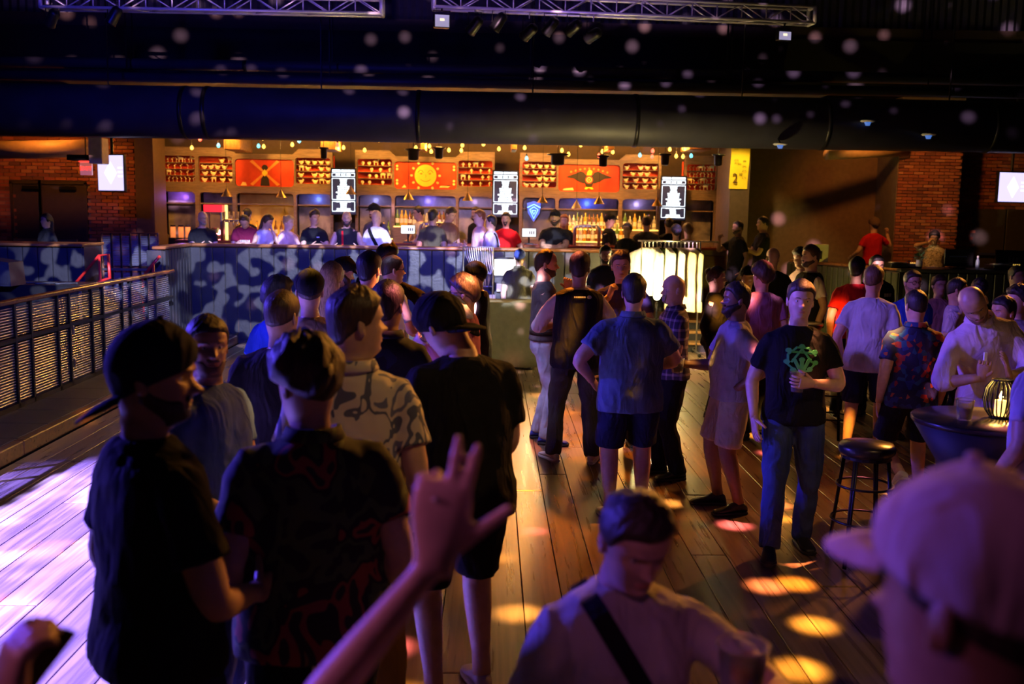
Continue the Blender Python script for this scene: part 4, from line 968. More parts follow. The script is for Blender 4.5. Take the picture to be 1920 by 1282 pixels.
P16 = person(890, 490, 10.0, 262, 'person in black knit cap and long black vest over white sleeves', head=(-6, 4, 0), tone='light', hair='short', hc='dark', cap='beanie', capm=BLK, shirt=WHITE, pants=BLK, shorts=True, hem=.74, fat=.3, R=dict(t=(.1, .3, 1.1)), Lh=dict(t=(.1, .3, 1.1)), shoe=(.02, .02, .02))
P17 = person(975, 466, 14.4, 176, 'seller in olive polo and blue cap with yellow badge standing behind the khaki table', head=(-6, 6, 0), tone='fair', hair='fade', hc='brown', cap='cap', brim=0, capm=C('cap_blue', (.05, .08, .35)), shirt=OLIVE, collar=OLIVE, pants=DENIM, fat=.5)
P18 = person(1027, 467, 9.15, 84, 'man in dark grey tee and pale jeans with hand at his chin', head=(6, 4, 0), tone='light', hair='balding', hc='dark', beard='short', shirt=C('dark_grey', (.085, .085, .09)), pants=LDENIM, belt=True, hem=.93, shoe=(.03, .06, .45), R=dict(t=(-.02, .24, 1.12), pole=(.8, 0, -.6)), Lh=dict(t=(.04, .20, 1.38), pole=(.5, .1, -1), hd=(-.3, .1, .9), curl=.9))
P19 = person(1088, 470, 8.4, 186, 'man in black padded vest over white sleeves and charcoal trousers', head=(-16, 4, 0), tone='light', hair='short', hc='dark', shirt=WHITE, sleeve='rolled', pants=CHAR, shoe=(.72, .71, .70), soles=True, R=dict(t=(.12, .26, 1.12), pole=(1, -.4, -.4)), Lh=dict(t=(.12, .26, 1.12), pole=(1, -.4, -.4)), feet=((.14, -.03, 0, -20), (.17, .05, 0, 20)))
P20 = person(1163, 469, 9.0, 4, 'smiling man in purple-blue tee raising one hand and holding a beer', head=(-8, 4, -4), tone='fair', hair='short', hc='brown', shirt=C('indigo', (.05, .04, .20)), pants=NAVY, fat=.35, R=dict(t=(.16, .26, 1.36), pole=(.9, -.1, -1), hd=(-.2, .3, .9), curl=1.2), Lh=dict(t=(.08, .28, 1.22), pole=(.6, -.2, -.9), hd=(-.9, .35, .1), pn=(.1, .2, -.2), curl=.8))
P21 = person(1190, 511, 6.86, 184, 'heavy man in dark blue polo and navy shorts facing the bar', head=(-14, 6, 0), tone='light', hair='short', hc='black', shirt=STEELB, collar=STEELB, pants=NAVY, shorts=True, fat=.95, shoe=WS, soles=True, ease=.015, hem=.78, R=dict(t=(.16, .26, 1.04), pole=(1, -.3, -.4)), Lh=dict(t=(.26, .10, .98), pole=(.8, -.6, 0)))
P22 = person(1262, 515, 7.95, 276, 'bald man in checked shirt facing the group', head=(4, 4, 0), tone='fair', hair='bald', beard='goatee', hc='grey', shirt=PLAID, collar=PLAID, sleeve='short', pants=BLK, fat=.55, R=dict(t=(.14, .26, 1.02), pole=(1, -.3, -.4)), Lh=dict(t=(.10, .28, 1.06)), shoe=(.02, .02, .02))
P23 = person(1382, 526, 7.05, 274, 'dark bearded man in pale tee and khaki shorts with hand on hip', head=(-2, 0, 0), tone='brown', hair='short', hc='black', beard='full', shirt=C('pale_tee', (.40, .37, .42)), pants=KHAKI, shorts=True, fat=.9, shoe=(.02, .018, .02), Lh=dict(t=(.20, .02, .98), pole=(.9, -.9, .2), hd=(-.5, .5, -.5), curl=.7), R=dict(t=(.16, .34, 1.10)))
P24 = person(1505, 522, 6.2, -4, 'man in black tee with green print holding a plastic cup', head=(-4, 2, 2), tone='fair', hair='short', hc='dark', shirt=BLK, pants=DENIM, fat=.1, Lh=dict(t=(.045, .24, 1.125), pole=(.9, -.3, -.7), hd=(-.85, .5, .08), pn=(-.3, -.55, .12), curl=.55), R=dict(t=(.26, .06, .86)), feet=((.16, .22, 0, -12), (.10, -.06, 0, 6)), shoe=(.015, .015, .02), hem=.83)
GRN = mat('green_print', (.05, .42, .16), .7)
gp = [[(.085*math.cos(a)*r*1.15, 1.255+.085*math.sin(a)*r) for a, r in ((t, 1), (t+.8, 1), (t+.8, .86), (t, .86))] for t in np.linspace(.3, 5.2, 7)]
gp += [[(.012*c+.02*s_*k, 1.17+.09*k) for c, k in ((-1, 0), (1, 0), (1, 1), (-1, 1))] for s_ in (-2.4, 0, 2.4)]
gp += [[(x+.02*math.cos(a), z+.016*math.sin(a)) for a in np.linspace(0, 5.4, 7)] for x, z in ((-.08, 1.31), (.08, 1.30), (0, 1.335), (-.05, 1.19), (.05, 1.195), (0, 1.255), (-.09, 1.24), (.085, 1.235))]
gp += [[(-.075, 1.31), (.075, 1.30), (.07, 1.287), (-.07, 1.297)], [(-.07, 1.24), (0, 1.33), (.012, 1.325), (-.058, 1.235)], [(.07, 1.24), (0, 1.33), (-.012, 1.325), (.058, 1.235)]]
decal(P24, gp, GRN, 'chest_print')
P25 = person(1345, 497, 10.2, 62, 'woman with hair bun and black cardigan behind the pale tee', woman=True, tone='light', hair='bun', hc='brown', shirt=BLK, sleeve='long', pants=BLK, head=(12, 0, 0))
P26 = person(1430, 487, 9.4, 188, 'person with brown hair and pinkish purple shirt behind the pale tee', tone='light', hair='curly', hc='brown', shirt=C('mauve', (.30, .12, .24)), pants=BLK, fat=.3, head=(14, 0, 0))
P27 = person(1403, 497, 11.2, 10, 'short person in dark cap behind the hair bun', cap='cap', brim=0, capm=BLK, tone='tan', hair='short', hc='black', shirt=BLK, pants=BLK)
P28 = person(1450, 464, 12.2, 176, 'bald man in black tee standing below the deck by the pillar', tone='light', hair='bald', shirt=BLK, pants=BLK, fat=.2)
P29 = person(1499, 462, 13.0, 290, 'man in striped pink shirt leaning forward with hand out', tone='light', hair='curly', hc='dark', shirt=STRIPE, collar=STRIPE, pants=BLK, torso=(10, 0, 0), R=dict(t=(.18, .42, 1.10)), Lh=dict(t=(.14, .36, 1.0)))
P30 = person(1521, 457, 11.3, 280, 'bearded man in black vest with white sleeves beside the striped shirt', tone='light', hair='short', hc='brown', beard='short', shirt=WHITE, pants=BLK, fat=.2)
# the right-hand crowd
P31 = person(1608, 480, 10.5, 160, 'man in red tee with dark hair near the booth', tone='tan', hair='short', hc='black', shirt=RED, pants=BLK, head=(-10, 0, 0), fat=.2)
P32 = person(1645, 477, 11.6, 2, 'man in glasses and black printed shirt looking over the red tee', tone='tan', hair='short', hc='black', glasses=True, shirt=BLK, pants=BLK, fat=.1)
decal(P32, [[(.06+.03*k, 1.25), (.08+.03*k, 1.25), (.08+.03*k, 1.29), (.06+.03*k, 1.29)] for k in range(4)], mat('print_white', (.7, .7, .7), .7), 'chest_letters')
P33 = person(1640, 494, 8.6, 150, 'man in pale blue tee and navy shorts walking in white trainers', tone='fair', hair='fade', hc='light', shirt=C('ice_tee', (.52, .54, .66)), pants=NAVY, shorts=True, shoe=WS, soles=True, hem=.80, head=(-8, 0, 0), ease=.015, feet=((.10, .10, 0), (.12, -.16, 0)), Lh=dict(t=(.24, .06, .9)))
P34 = person(1713, 505, 9.6, 8, 'man in glasses and royal blue tee facing into the crowd', tone='tan', hair='short', hc='black', glasses=True, shirt=ROYAL, pants=BLK, fat=.4, H=None, beard='stubble')
P35 = person(1718, 540, 7.25, 176, 'man in navy red-flowered shirt and black shorts beside the pale blue tee', tone='light', hair='fade', hc='black', shirt=FLORAL, collar=FLORAL, pants=BLK, shorts=True, fat=.4, shoe=WS, soles=True, hem=.80, feet=((.12, .02, 0), (.14, -.30, .24)), head=(8, 4, 0))
P36 = person(1763, 513, 10.6, -12, 'woman with tied hair smiling between blue tees', woman=True, tone='light', hair='bun', hc='brown', shirt=C('rose_top', (.4, .2, .22)), pants=BLK, head=(14, 0, 0))
P37 = person(1797, 518, 9.2, 62, 'man in pale lavender tee turned to the woman with tied hair', tone='light', hair='fade', hc='black', beard='stubble', shirt=LAV, pants=BLK, head=(10, 0, 0), fat=.1)
P38 = person(1815, 546, 6.3, -16, 'bald man in lavender button shirt leaning in with a lighter', head=(-8, 24, -14), torso=(14, -13, 8), tone='tan', hair='bald', beard='stubble', hc='dark', shirt=C('linen', (.55, .44, .52)), collar=C('linen', (.55, .44, .52)), sleeve='rolled', pants=BLK, fat=.15, R=dict(t=(.13, .30, 1.18), pole=(.8, -.2, -.8), hd=(-.1, .2, 1), pn=(.2, .9, 0), curl=.9), Lh=dict(t=(.02, .33, 1.18), pole=(.8, -.2, -.8), hd=(-.25, .3, .9), pn=(-.9, -.2, 0), curl=.25), hem=.80)
P39 = person(1882, 553, 7.25, 288, 'short-haired person in black tee facing the lavender shirt', tone='light', hair='short', hc='black', shirt=BLK, pants=BLK, head=(0, 4, 0), fat=.2)
P40 = person(1838, 519, 10.0, 160, 'dark-haired woman behind the bald man', woman=True, tone='tan', hair='bun', hc='black', shirt=BLK, pants=BLK)
P41 = person(1912, 531, 7.9, 280, 'person in grey-mauve shirt with dark hair at the edge of the crowd', tone='light', hair='curly', hc='black', shirt=C('greymauve', (.2, .17, .2)), pants=BLK)
P42 = person(1908, 497, 11.2, 20, 'man in dark shirt standing by the booth equipment', tone='tan', hair='short', hc='black', shirt=BLK, pants=BLK)
P43 = person(1985, 560, 4.7, 205, 'person in lilac tee standing by the round black table', tone='light', hair='short', hc='dark', shirt=LAV, pants=DENIM, fat=.4, Lh=dict(t=(.235, .10, .86)))
P44 = person(1826, 861, 1.07, 200, 'person in pale curved-brim cap close to the round table', head=(14, 6, -4), tone='brown', hair='buzz', hc='dark', cap='cap', brim=0, capm=C('cap_sand', (.48, .36, .36)), shirt=BLK, pants=BLK)
P45 = person(1215, 929, 2.03, 10, 'woman in pale V-neck tee with black cross-body strap looking down at her drink', woman=True, head=(6, 26, 0), tone='light', hair='tied', hc='dark', shirt=C('oat_tee', (.52, .48, .46)), pants=NAVY, fat=.6, Lh=dict(t=(.20, .30, 1.06), w=PY(1452, 1322, 1.80), pole=(.8, -.4, -.6), hdw=(-.75, -.2, .28), pnw=(-.35, -.75, -.1), curl=.62), R=dict(t=(.2, .2, .95)))
strap(P45, -.095, 1.437, .17, .98, BLK, .024, 'bag_strap', .022)
cup('clear cup held by the woman with the cross-body strap', PY(1388, 1326, 1.74), True)
wr_ = PY(815, 1050, 1.34); z_ = Z_at(842, 1256, 1.15)
P46 = person(0, 0, 1.3, 182, 'short person with mauve hair raising a hand with two fingers up', loc=(X_at(842, 1.15, z_), 1.15, 0), H=z_-.028, tone='light', hair='short', hc='light', woman=True, shirt=GREY, pants=BLK, extra=dict(fine=True),
    Lh=dict(t=(.2, .2, 1.5), w=wr_, polew=(-1, .1, .0), al=1.12, hs=1.2, hdw=PY(836, 880, 1.36)-wr_, pnw=(.05, 1, .1), fingers=[.04, .04, 1.2, 1.25, -.35], spread=.16), R=dict(t=(.2, .2, 1.0)))
shw = held(P46, 1, .098, -.012)
rg_ = MB().tube([Vector((.0105*math.cos(t), .0105*math.sin(t), 0)) for t in np.linspace(0, 2*PI, 17)], .0016, 6); rg_.ball((0, -.0125, 0), .0042, 8, 6)
ro = rg_.build('finger_ring', M_STEEL, None, True, B_ if False else P46.wpt(P46.arms[1][2]+P46.arms[1][3]*.098+P46.arms[1][3].cross(P46.arms[1][4])*.0105)); tag(ro, 'silver ring on the folded finger of the raised hand', 'ring')
hw_ = PY(58, 1262, 1.25)
P47 = person(0, 0, 1.2, 100, 'person outside the crowd holding up a lit phone', loc=(-1.12, 1.22, 0), H=1.72, tone='tan', hair='short', hc='black', shirt=BLK, pants=BLK, extra=dict(fine=True),
    R=dict(t=(.2, .3, 1.3), w=PY(5, 1350, 1.22), polew=(0, -.5, -1), hdw=(.12, .10, .9), pnw=(.6, .6, .1), curl=.75), Lh=dict(t=(.25, .05, .9)))
ph_ = thing('phone', 'small dark phone with bright light in the raised fist', 'phone', PY(52, 1235, 1.29)); ph_.rotation_euler = (.5, .5, .5)
MB().cbox((0, 0, 0), (.07, .009, .145), .004).build('phone_body', mat('phone_black', (.015, .015, .017), .2, var=0), ph_)
MB().ball((.018, .008, .055), .007, 10, 8).build('flash', emat('phone_light', (.95, .9, 1), 30), ph_, True)

# vests are pieces of clothing worn over sleeves
def vest(B, material, z0=.84, off=.016):
    m = MB(); rg = []
    for z in np.linspace(1.44, z0, 18):
        w, f, b = B.torso_r(z, off); x, y = sect(w, f, b, np.linspace(0, 2*PI, 30, endpoint=False), .93)
        rg.append([Vector(p) for p in B.bend(np.stack([x, -y, np.full_like(x, z)], 1))])
    m.loft(rg[::-1]); solid(m, 'vest', material, B.T, .016, 3, .012)
vest(P19, C('vest_navy', (.012, .013, .022), .6), .80, .020); vest(P16, BLK, .60, .03); vest(P30, BLK, .84)
decal(P19, [[(-.062+.02*math.cos(a), 1.385+.014*math.sin(a)) for a in np.linspace(0, 5.7, 10)]]+[[(-.030+.016*k, 1.38), (-.019+.016*k, 1.38), (-.019+.016*k, 1.392), (-.030+.016*k, 1.392)] for k in range(6)], mat('logo_white', (.7, .75, .8), .6), 'vest_logo', False, .040)
bd = MB().ball(P17.headT([P17.hp(0, .185, .024)])[0], (.022, .006, .016), 10, 6, Matrix.Rotation(.5, 3, 'X'))
bd.build('cap_badge', mat('badge_yellow', (.7, .5, .05), .6), P17.T, True)
# clothes carried over the arm
def drape(label, pxs, Y, material, thick=.03):
    m = MB(); rg = []
    for k, (x, y, hw) in enumerate(pxs):
        c = PY(x, y, Y); w = hw/FPX*Y; rg.append([c+Vector((w*math.cos(t)*(1+.1*math.sin(3*t+k)), thick*math.sin(t), .012*math.sin(2*t))) for t in [2*PI*i/14 for i in range(14)]])
    m.loft(rg); o = m.build('folded_garment', material, None, True); tag(o, label, 'clothing'); return o
drape('white garment hanging over the arm of the coral shirt', [(846, 556, 12), (856, 570, 17), (866, 586, 18), (876, 598, 12)], 7.02, WHITE)
drape('black folded garment under the white one on the coral shirt', [(832, 588, 12), (850, 606, 24), (872, 618, 24), (890, 626, 10)], 6.98, BLK, .06)
cup('amber pint glass in the hand of the smiling man', held(P20, 1, .07, .05)+Vector((0, -.02, -.05)), True, .15, .033, .042, liq=(.6, .22, .03))
cup('clear cup in the hand of the man with the green print', held(P24, 1, .08, .045)+Vector((0, 0, -.07)), True, .12, .036, .048, liq=(.5, .35, .3))
cup('dark drink in a clear cup held out before the pale tee', held(P23, -1, .08, .045)+Vector((0, 0, -.06)), True, .10, .04, .05, liq=(.06, .01, .02))
lt_ = held(P38, -1, .09, .03); o = MB().cbox((0, 0, 0), (.022, .014, .075), .003).build('lighter', mat('lighter_white', (.7, .7, .75), .3), None, False, lt_+Vector((0, 0, .04))); tag(o, 'small white lighter in the hands of the lavender shirt', 'lighter')
o = MB().cbox((0, 0, 0), (.012, .075, .06), .004).build('phone', mat('teal_case', (.05, .35, .33), .5), None, False, held(P23, 1, .06, .035)); tag(o, 'teal phone in the hand on the hip', 'phone')

# ------------------------------------------------------------------ people on the bar deck
D = DECK
LEAN = dict(R=dict(t=(.13, .40, 1.13), b=False, pole=(.35, -.8, -.5), hd=(-1, .3, 0)), Lh=dict(t=(.13, .40, 1.13), b=False, pole=(.35, -.8, -.5), hd=(-1, .3, 0)))
FRONT = dict(R=dict(t=(.08, .30, 1.08)), Lh=dict(t=(.10, .32, 1.08)))
def dp(px, py, Y, face, label, **k):
    k.setdefault('pants', BLK); return person(px, py, Y, face, label, ground=D, **k)
dp(380, 396, 16.6, 28, 'bald man in glasses and black tee leaning on the drink rail', tone='fair', hair='bald', beard='short', hc='grey', glasses=True, shirt=BLK, fat=.6, torso=(8, 0, 0), head=(12, 0, 0), **LEAN)
Q2 = dp(456, 407, 16.52, 4, 'man in maroon-sleeved black tee bowed over his phone at the rail', tone='light', hair='balding', hc='brown', shirt=MAROON, fat=.3, torso=(14, 0, 0), head=(0, 40, 0), **LEAN)
decal(Q2, [[(-.09+.03*k, 1.20), (-.07+.03*k, 1.20), (-.07+.03*k, 1.24), (-.09+.03*k, 1.24)] for k in range(6)], MATS['print_white'], 'chest_letters')
dp(464, 390, 18.6, 170, 'barman in black behind the bowed man', tone='light', hair='short', hc='black', shirt=BLK, torso=(10, 0, 0))
dp(506, 402, 16.62, 40, 'woman in lavender vest top hiding her face in her hand', woman=True, tone='light', hair='long', hc='brown', shirt=LAV, tank=True, torso=(12, 0, 0), head=(20, 14, 0), R=dict(t=(.13, .40, 1.13), b=False, pole=(.9, -.6, -.4)), Lh=dict(t=(.05, .16, 1.47), pole=(.4, .3, -1), hd=(-.2, 0, 1), curl=.3))
dp(543, 402, 16.5, 48, 'blond woman in pale pink top at the rail', woman=True, tone='fair', hair='bun', hc='blond', shirt=PINKT, fat=.2, torso=(10, 0, 0), head=(14, 0, 0), **LEAN)
Q5 = dp(590, 390, 16.6, 22, 'young man in black tee with white chest mark at the rail', tone='light', hair='quiff', hc='brown', shirt=BLK, torso=(6, 0, 0), head=(14, 2, 0), **LEAN)
decal(Q5, [[(.02, 1.28), (.07, 1.28), (.07, 1.295), (.02, 1.295)]], MATS['print_white'], 'chest_mark')
Q6 = dp(650, 396, 16.6, 4, 'bald man with long beard in black sleeveless vest', tone='fair', hair='bald', beard='full', hc='brown', shirt=BLK2, tank=True, fat=.5, torso=(6, 0, 0), head=(4, 4, 0), R=dict(t=(.20, .34, 1.10), b=False), Lh=dict(t=(.20, .34, 1.10), b=False))
strap(Q6, -.07, 1.40, -.06, .95, RED, .016, 'braces')
dp(700, 380, 17.15, 330, 'man in black cap and grey tee standing behind the rail', tone='light', hair='fade', hc='dark', cap='cap', brim=0, capm=BLK, beard='short', shirt=C('slate', (.10, .09, .13)), fat=.3, head=(-12, 6, 0))
Q8 = dp(706, 394, 16.62, 150, 'bald man in white tee with black shoulder bag, back to the rail', tone='fair', hair='bald', shirt=WHITE, fat=.3, R=dict(t=(.2, .3, 1.05)))
strap(Q8, .09, 1.42, -.17, 1.0, BLK, .03)
dp(783, 385, 18.65, 285, 'barman in white shirt with glasses serving drinks', tone='light', hair='short', hc='black', glasses=True, shirt=C('cream_shirt', (.66, .58, .5)), R=dict(t=(.12, .42, 1.0)), Lh=dict(t=(.1, .4, 1.0)), torso=(6, 0, 0))
dp(812, 390, 16.75, 160, 'man in dark olive shirt with his back to the rail', tone='tan', hair='short', hc='black', shirt=C('dark_olive', (.07, .06, .035)), fat=.4)
dp(850, 388, 17.1, 46, 'man in brown tee handing something over', tone='light', hair='short', hc='brown', shirt=C('rust', (.20, .11, .05)), head=(0, 26, 0), R=dict(t=(.16, .26, 1.08)), Lh=dict(t=(.16, .24, 1.08)))
dp(893, 387, 18.6, 310, 'barman in dark shirt behind the ginger man', tone='light', hair='short', hc='dark', shirt=BLK, beard='short')
dp(899, 392, 16.85, 282, 'ginger man in pink shirt by the bar', tone='fair', hair='short', hc='ginger', shirt=PINKT, Lh=dict(t=(.14, .22, 1.08)), R=dict(t=(.14, .24, 1.08)))
Q14 = dp(921, 402, 16.62, 250, 'man in lavender shirt with dark strap across the back', tone='light', hair='short', hc='black', shirt=C('lilac', (.40, .36, .56)), fat=.2)
strap(Q14, .09, 1.42, -.17, 1.0, BLK, .016)
dp(949, 397, 17.2, 352, 'man in bright red tee standing at the bar', tone='light', hair='short', hc='black', beard='goatee', shirt=C('bright_red', (.65, .012, .012)), fat=.1, R=dict(t=(.20, .05, .95)), Lh=dict(t=(.24, .02, .9)))
dp(1041, 392, 16.7, 350, 'stocky bearded man in black cap with folded arms', tone='tan', hair='fade', hc='dark', cap='cap', brim=0, capm=BLK, beard='full', shirt=BLK, fat=1., R=dict(t=(-.06, .26, 1.13), pole=(1, .2, -.5), hd=(-1, .2, .2)), Lh=dict(t=(-.02, .30, 1.10), pole=(1, .2, -.5), hd=(-1, .1, .3)))
dp(1058, 401, 18.5, 352, 'red-haired barmaid half hidden by the folded arms', woman=True, tone='fair', hair='long', hc='ginger', shirt=BLK)
dp(1145, 399, 18.6, 62, 'barman in black cap and black shirt facing the bottles', tone='tan', hair='fade', hc='black', cap='cap', brim=0, capm=BLK, shirt=BLK, fat=.3, head=(10, 4, 0), **FRONT)
dp(1177, 416, 16.5, 340, 'woman in black dress with tied dark hair at the rail', woman=True, tone='tan', hair='bun', hc='black', shirt=BLK, fat=.3, head=(-12, -6, 0))
dp(1213, 403, 16.9, 172, 'man in dark grey tee with cropped hair standing at the bar', tone='light', hair='fade', hc='brown', shirt=C('graphite', (.07, .065, .07)), fat=.4)
dp(1255, 407, 17.2, 178, 'man in black tee under the third menu screen', tone='tan', hair='fade', hc='black', shirt=BLK)
dp(1268, 420, 16.4, 184, 'person in blue patterned cap above the clothes rack', tone='light', hair='short', hc='dark', cap='beanie', capm=FLOR2, shirt=C('slate', (.1, .09, .13)))
dp(1290, 417, 16.8, 196, 'curly-haired man in tan jacket above the clothes rack', tone='light', hair='curly', hc='light', shirt=C('tan_jacket', (.26, .17, .09)), sleeve='long')
G2 = .36
dp(1384, 412, 15.3+1.0, 288, 'bearded man in black polo drinking beside the pillar', tone='brown', hair='fade', hc='black', beard='short', shirt=BLK, head=(-4, 0, 0), R=dict(t=(.12, .30, 1.40), pole=(.6, -.2, -1), curl=.9), fat=.1)
dp(1431, 404, 16.5, 276, 'slim man in black tee holding a snack beside the bearded drinker', tone='tan', hair='fade', hc='black', shirt=BLK, head=(-4, 0, 0), R=dict(t=(.08, .32, 1.22), curl=.8), Lh=dict(t=(.06, .34, 1.20), curl=.8))
dp(1640, 407, 18.2, 190, 'person in red tee and brown hat with a raised fist in the booth', tone='light', hair='short', hc='dark', cap='beanie', capm=BROWNT, shirt=RED, R=dict(t=(.36, .12, 1.44), pole=(.6, 0, -1), curl=1.2, hd=(0, .1, 1)), Lh=dict(t=(.32, .22, .98)))
dp(1753, 431, 17.7, 342, 'man in white patterned shirt with hand to his ear in the booth', tone='tan', hair='curly', hc='black', shirt=PATT, collar=PATT, head=(-6, 8, 0), R=dict(t=(.12, .10, 1.52), pole=(1, .3, -.4), hd=(-.6, 0, .7), curl=.7), drop=.2)
dp(86, 399, 16.3, 330, 'woman with long dark hair and black jacket at the host counter', woman=True, tone='fair', hair='long', hc='black', shirt=BLK, sleeve='long', collar=BLK, head=(-8, 0, 0), Lh=dict(t=(.36, .24, .98)))
person(1136, 459, 13.6, 5, 'bearded seller in dark patterned tee lit yellow behind the rack', tone='light', hair='short', hc='black', beard='short', shirt=FLOR2, pants=BLK, head=(-4, 10, 0))
run_jobs()
for l, h in STATS:
    if h < 1.55 or h > 1.92: print('HEIGHT', h, l)
# ================================================================== back bar
BBY = 19.9
def XB(px): return X_at(px, BBY, 2.6)
M_FRAME = ramp_mat('bar_frame_wood', 'noise', 6, [(.3, (.095, .06, .048)), (.7, (.17, .11, .085))], .55, (1, 1, 6), 5, False, .2)
M_REDB = mat('red_board', (.60, .045, .015), .6, var=.15, nscale=4)
M_FIG = mat('figurine_cream', (.72, .62, .45), .6, var=.05)
M_REFL = ramp_mat('painted_reflection', 'noise', 2.2, [(.3, (.05, .05, .06)), (.55, (.20, .17, .17)), (.8, (.42, .38, .36))], .22, None, 5, False)  # grey mottle painted in for the room reflected in the mirror panes
M_AMBER = ramp_mat('amber_mirror', 'noise', 3, [(.3, (.25, .12, .02)), (.8, (.6, .38, .08))], .25, None, 4, False)
ZT, ZC, ZO1, ZO0, ZP1, ZP0, ZL1, ZL0, ZB = 3.27, 3.16, 3.10, 2.60, 3.06, 2.53, 2.40, 1.56, 1.38
def fig_mesh(kind):
    m = MB()
    if kind == 'duck':
        m.ball((0, 0, .035), (.042, .018, .026), 12, 8); m.ball((-.035, 0, .062), (.017, .013, .016), 10, 6); m.tube([(.03, 0, .045), (.055, 0, .072)], [.012, .003], 8); m.tube([(-.048, 0, .06), (-.062, 0, .057)], [.006, .002], 6); m.lathe((0, 0, 0), [(.022, 0), (.02, .012)], 10)
    elif kind == 'flamingo':
        m.tube([(0, 0, 0), (0, 0, .06), (-.012, 0, .078), (-.024, 0, .068)], [.004, .004, .006, .005], 8); m.lathe((0, 0, 0), [(.014, 0), (.012, .006)], 10); m.ball((.008, 0, .05), (.012, .008, .009), 8, 6)
    elif kind == 'ace':
        m.prism([(-.03, .045), (0, .085), (.03, .045), (.008, .03), (.016, 0), (-.016, 0), (-.008, .03)], -.008, .008)
    elif kind == 'globe':
        m.ball((0, 0, .04), (.030, .016, .030), 12, 8); m.lathe((0, 0, 0), [(.018, 0), (.012, .014)], 10)
    else:      # standing animal
        m.ball((0, 0, .07), (.045, .018, .024), 12, 8); m.ball((-.045, 0, .098), (.018, .013, .017), 10, 6)
        for x in (-.03, .03): m.tube([(x, 0, .065), (x, 0, 0)], [.010, .007], 8)
        m.tube([(.04, 0, .08), (.062, 0, .055)], [.006, .003], 6)
    me = m.mesh(kind, True); me.materials.append(M_FIG); return me
FIG = {k: fig_mesh(k) for k in ('duck', 'flamingo', 'ace', 'globe', 'animal')}
FLAB = {'duck': 'small cream bird figurine', 'flamingo': 'thin cream long-necked figurine', 'ace': 'cream spade-shaped ornament', 'globe': 'round cream ornament', 'animal': 'cream standing animal figurine'}
def module(label, x0, x1, shelves, panel, kinds, where):
    t = thing('back_bar_unit', label, 'bar cabinet', (0, 0, 0)); X0, X1 = XB(x0), XB(x1)
    if panel:
        a, b = XB(panel[0]), XB(panel[1])
        out = [(X0, ZB), (X1, ZB), (X1, ZT), (b+.10, ZT), (b-.02, ZC), (a+.02, ZC), (a-.10, ZT), (X0, ZT)]
    else: a = b = None; out = [(X0, ZB), (X1, ZB), (X1, ZT), (X0, ZT)]
    holes = []; lows = []
    for (p, q) in shelves: holes.append(rrect(XB(p), XB(q), ZO0, ZO1, .05)); lows.append((XB(p), XB(q)))
    if panel: holes.append(rrect(a, b, ZP0, ZP1, .07)); lows.append((a, b))
    for (p, q) in lows: holes.append(rrect(p+.01, q-.01, ZL0, ZL1, .07))
    holed('frame', out, holes, BBY, .10, M_FRAME, t)
    MB().bbox(X0, X1, BBY+.02, BBY+.45, DECK, ZB+.16).build('base', M_FRAME, t)
    MB().bbox(X0, X1, BBY+.26, BBY+.28, ZL1+.05, ZC).build('back_panel', M_REDB, t)
    for i, (p, q) in enumerate(lows):
        pane = MB().bbox(p+.01, q-.01, BBY+.30, BBY+.33, ZL0, ZL1)
        pane.build('mirror_pane', M_AMBER if (panel and (p, q) == (a, b) and x0 < 400) else M_REFL, t)
        MB().bbox(p, q, BBY+.08, BBY+.30, 2.17, 2.195).build('glass_shelf', M_FRAME, t)
    for (p, q) in shelves:
        for k in range(3): MB().bbox(XB(p)-.01, XB(q)+.01, BBY+.10, BBY+.26, ZO0+.125*(k+1)-.012, ZO0+.125*(k+1)+.004).build('shelf', M_FRAME, t)
        MB().bbox(XB(p)-.01, XB(q)+.01, BBY+.10, BBY+.26, ZO0-.02, ZO0+.002).build('shelf', M_FRAME, t)
    rn = random.Random(x0)
    for si, (p, q) in enumerate(shelves):
        pl, pr = XB(p)+.08, XB(q)-.07; kd = kinds[si]
        for row in range(4):
            n = rn.choice((4, 5)) if kd != 'flamingo' else rn.choice((5, 6, 7)); zz = ZO0+.125*row+.005
            for c in range(n):
                if kd not in ('flamingo',) and rn.random() < .12: continue
                kk = kd if rn.random() > .1 else 'animal'
                if row == 3 and c == n//2 and kd != 'duck': kk = 'animal'
                o = obj('figurine', FIG[kk], M_FIG, None, (pl+(pr-pl)*(c+.1*rn.random())/(n-1), BBY+.14, zz)); o.rotation_euler.z = rn.choice((0, PI)); o.scale = (1.12, 1.12, 1.15)
                tag(o, '%s on the %s red shelf %s' % (FLAB[kk], ('lowest', 'second lowest', 'second highest', 'top')[row], where[si]), 'figurine', 'figurines on the red bar shelves')
    return t, a, b
Mo1, a1, b1 = module('taupe back-bar unit with windmill picture and three figurine shelves', 300, 624, [(304, 366), (372, 436), (554, 620)], (441, 551), ['flamingo', 'duck', 'duck'], ['next to the dark column', 'left of the windmill picture', 'right of the windmill picture'])
Mo2, a2, b2 = module('taupe back-bar unit with sun-face picture', 666, 927, [(670, 735), (859, 923)], (739, 856), ['globe', 'ace'], ['left of the sun picture', 'right of the sun picture'])
Mo3, a3, b3 = module('taupe back-bar unit with eagle picture', 974, 1239, [(979, 1043), (1167, 1234)], (1047, 1162), ['duck', 'duck'], ['left of the eagle picture', 'right of the eagle picture'])
Mo4, _, _ = module('narrow taupe back-bar unit beside the pillar', 1282, 1348, [(1287, 1342)], None, ['flamingo'], ['beside the pillar'])
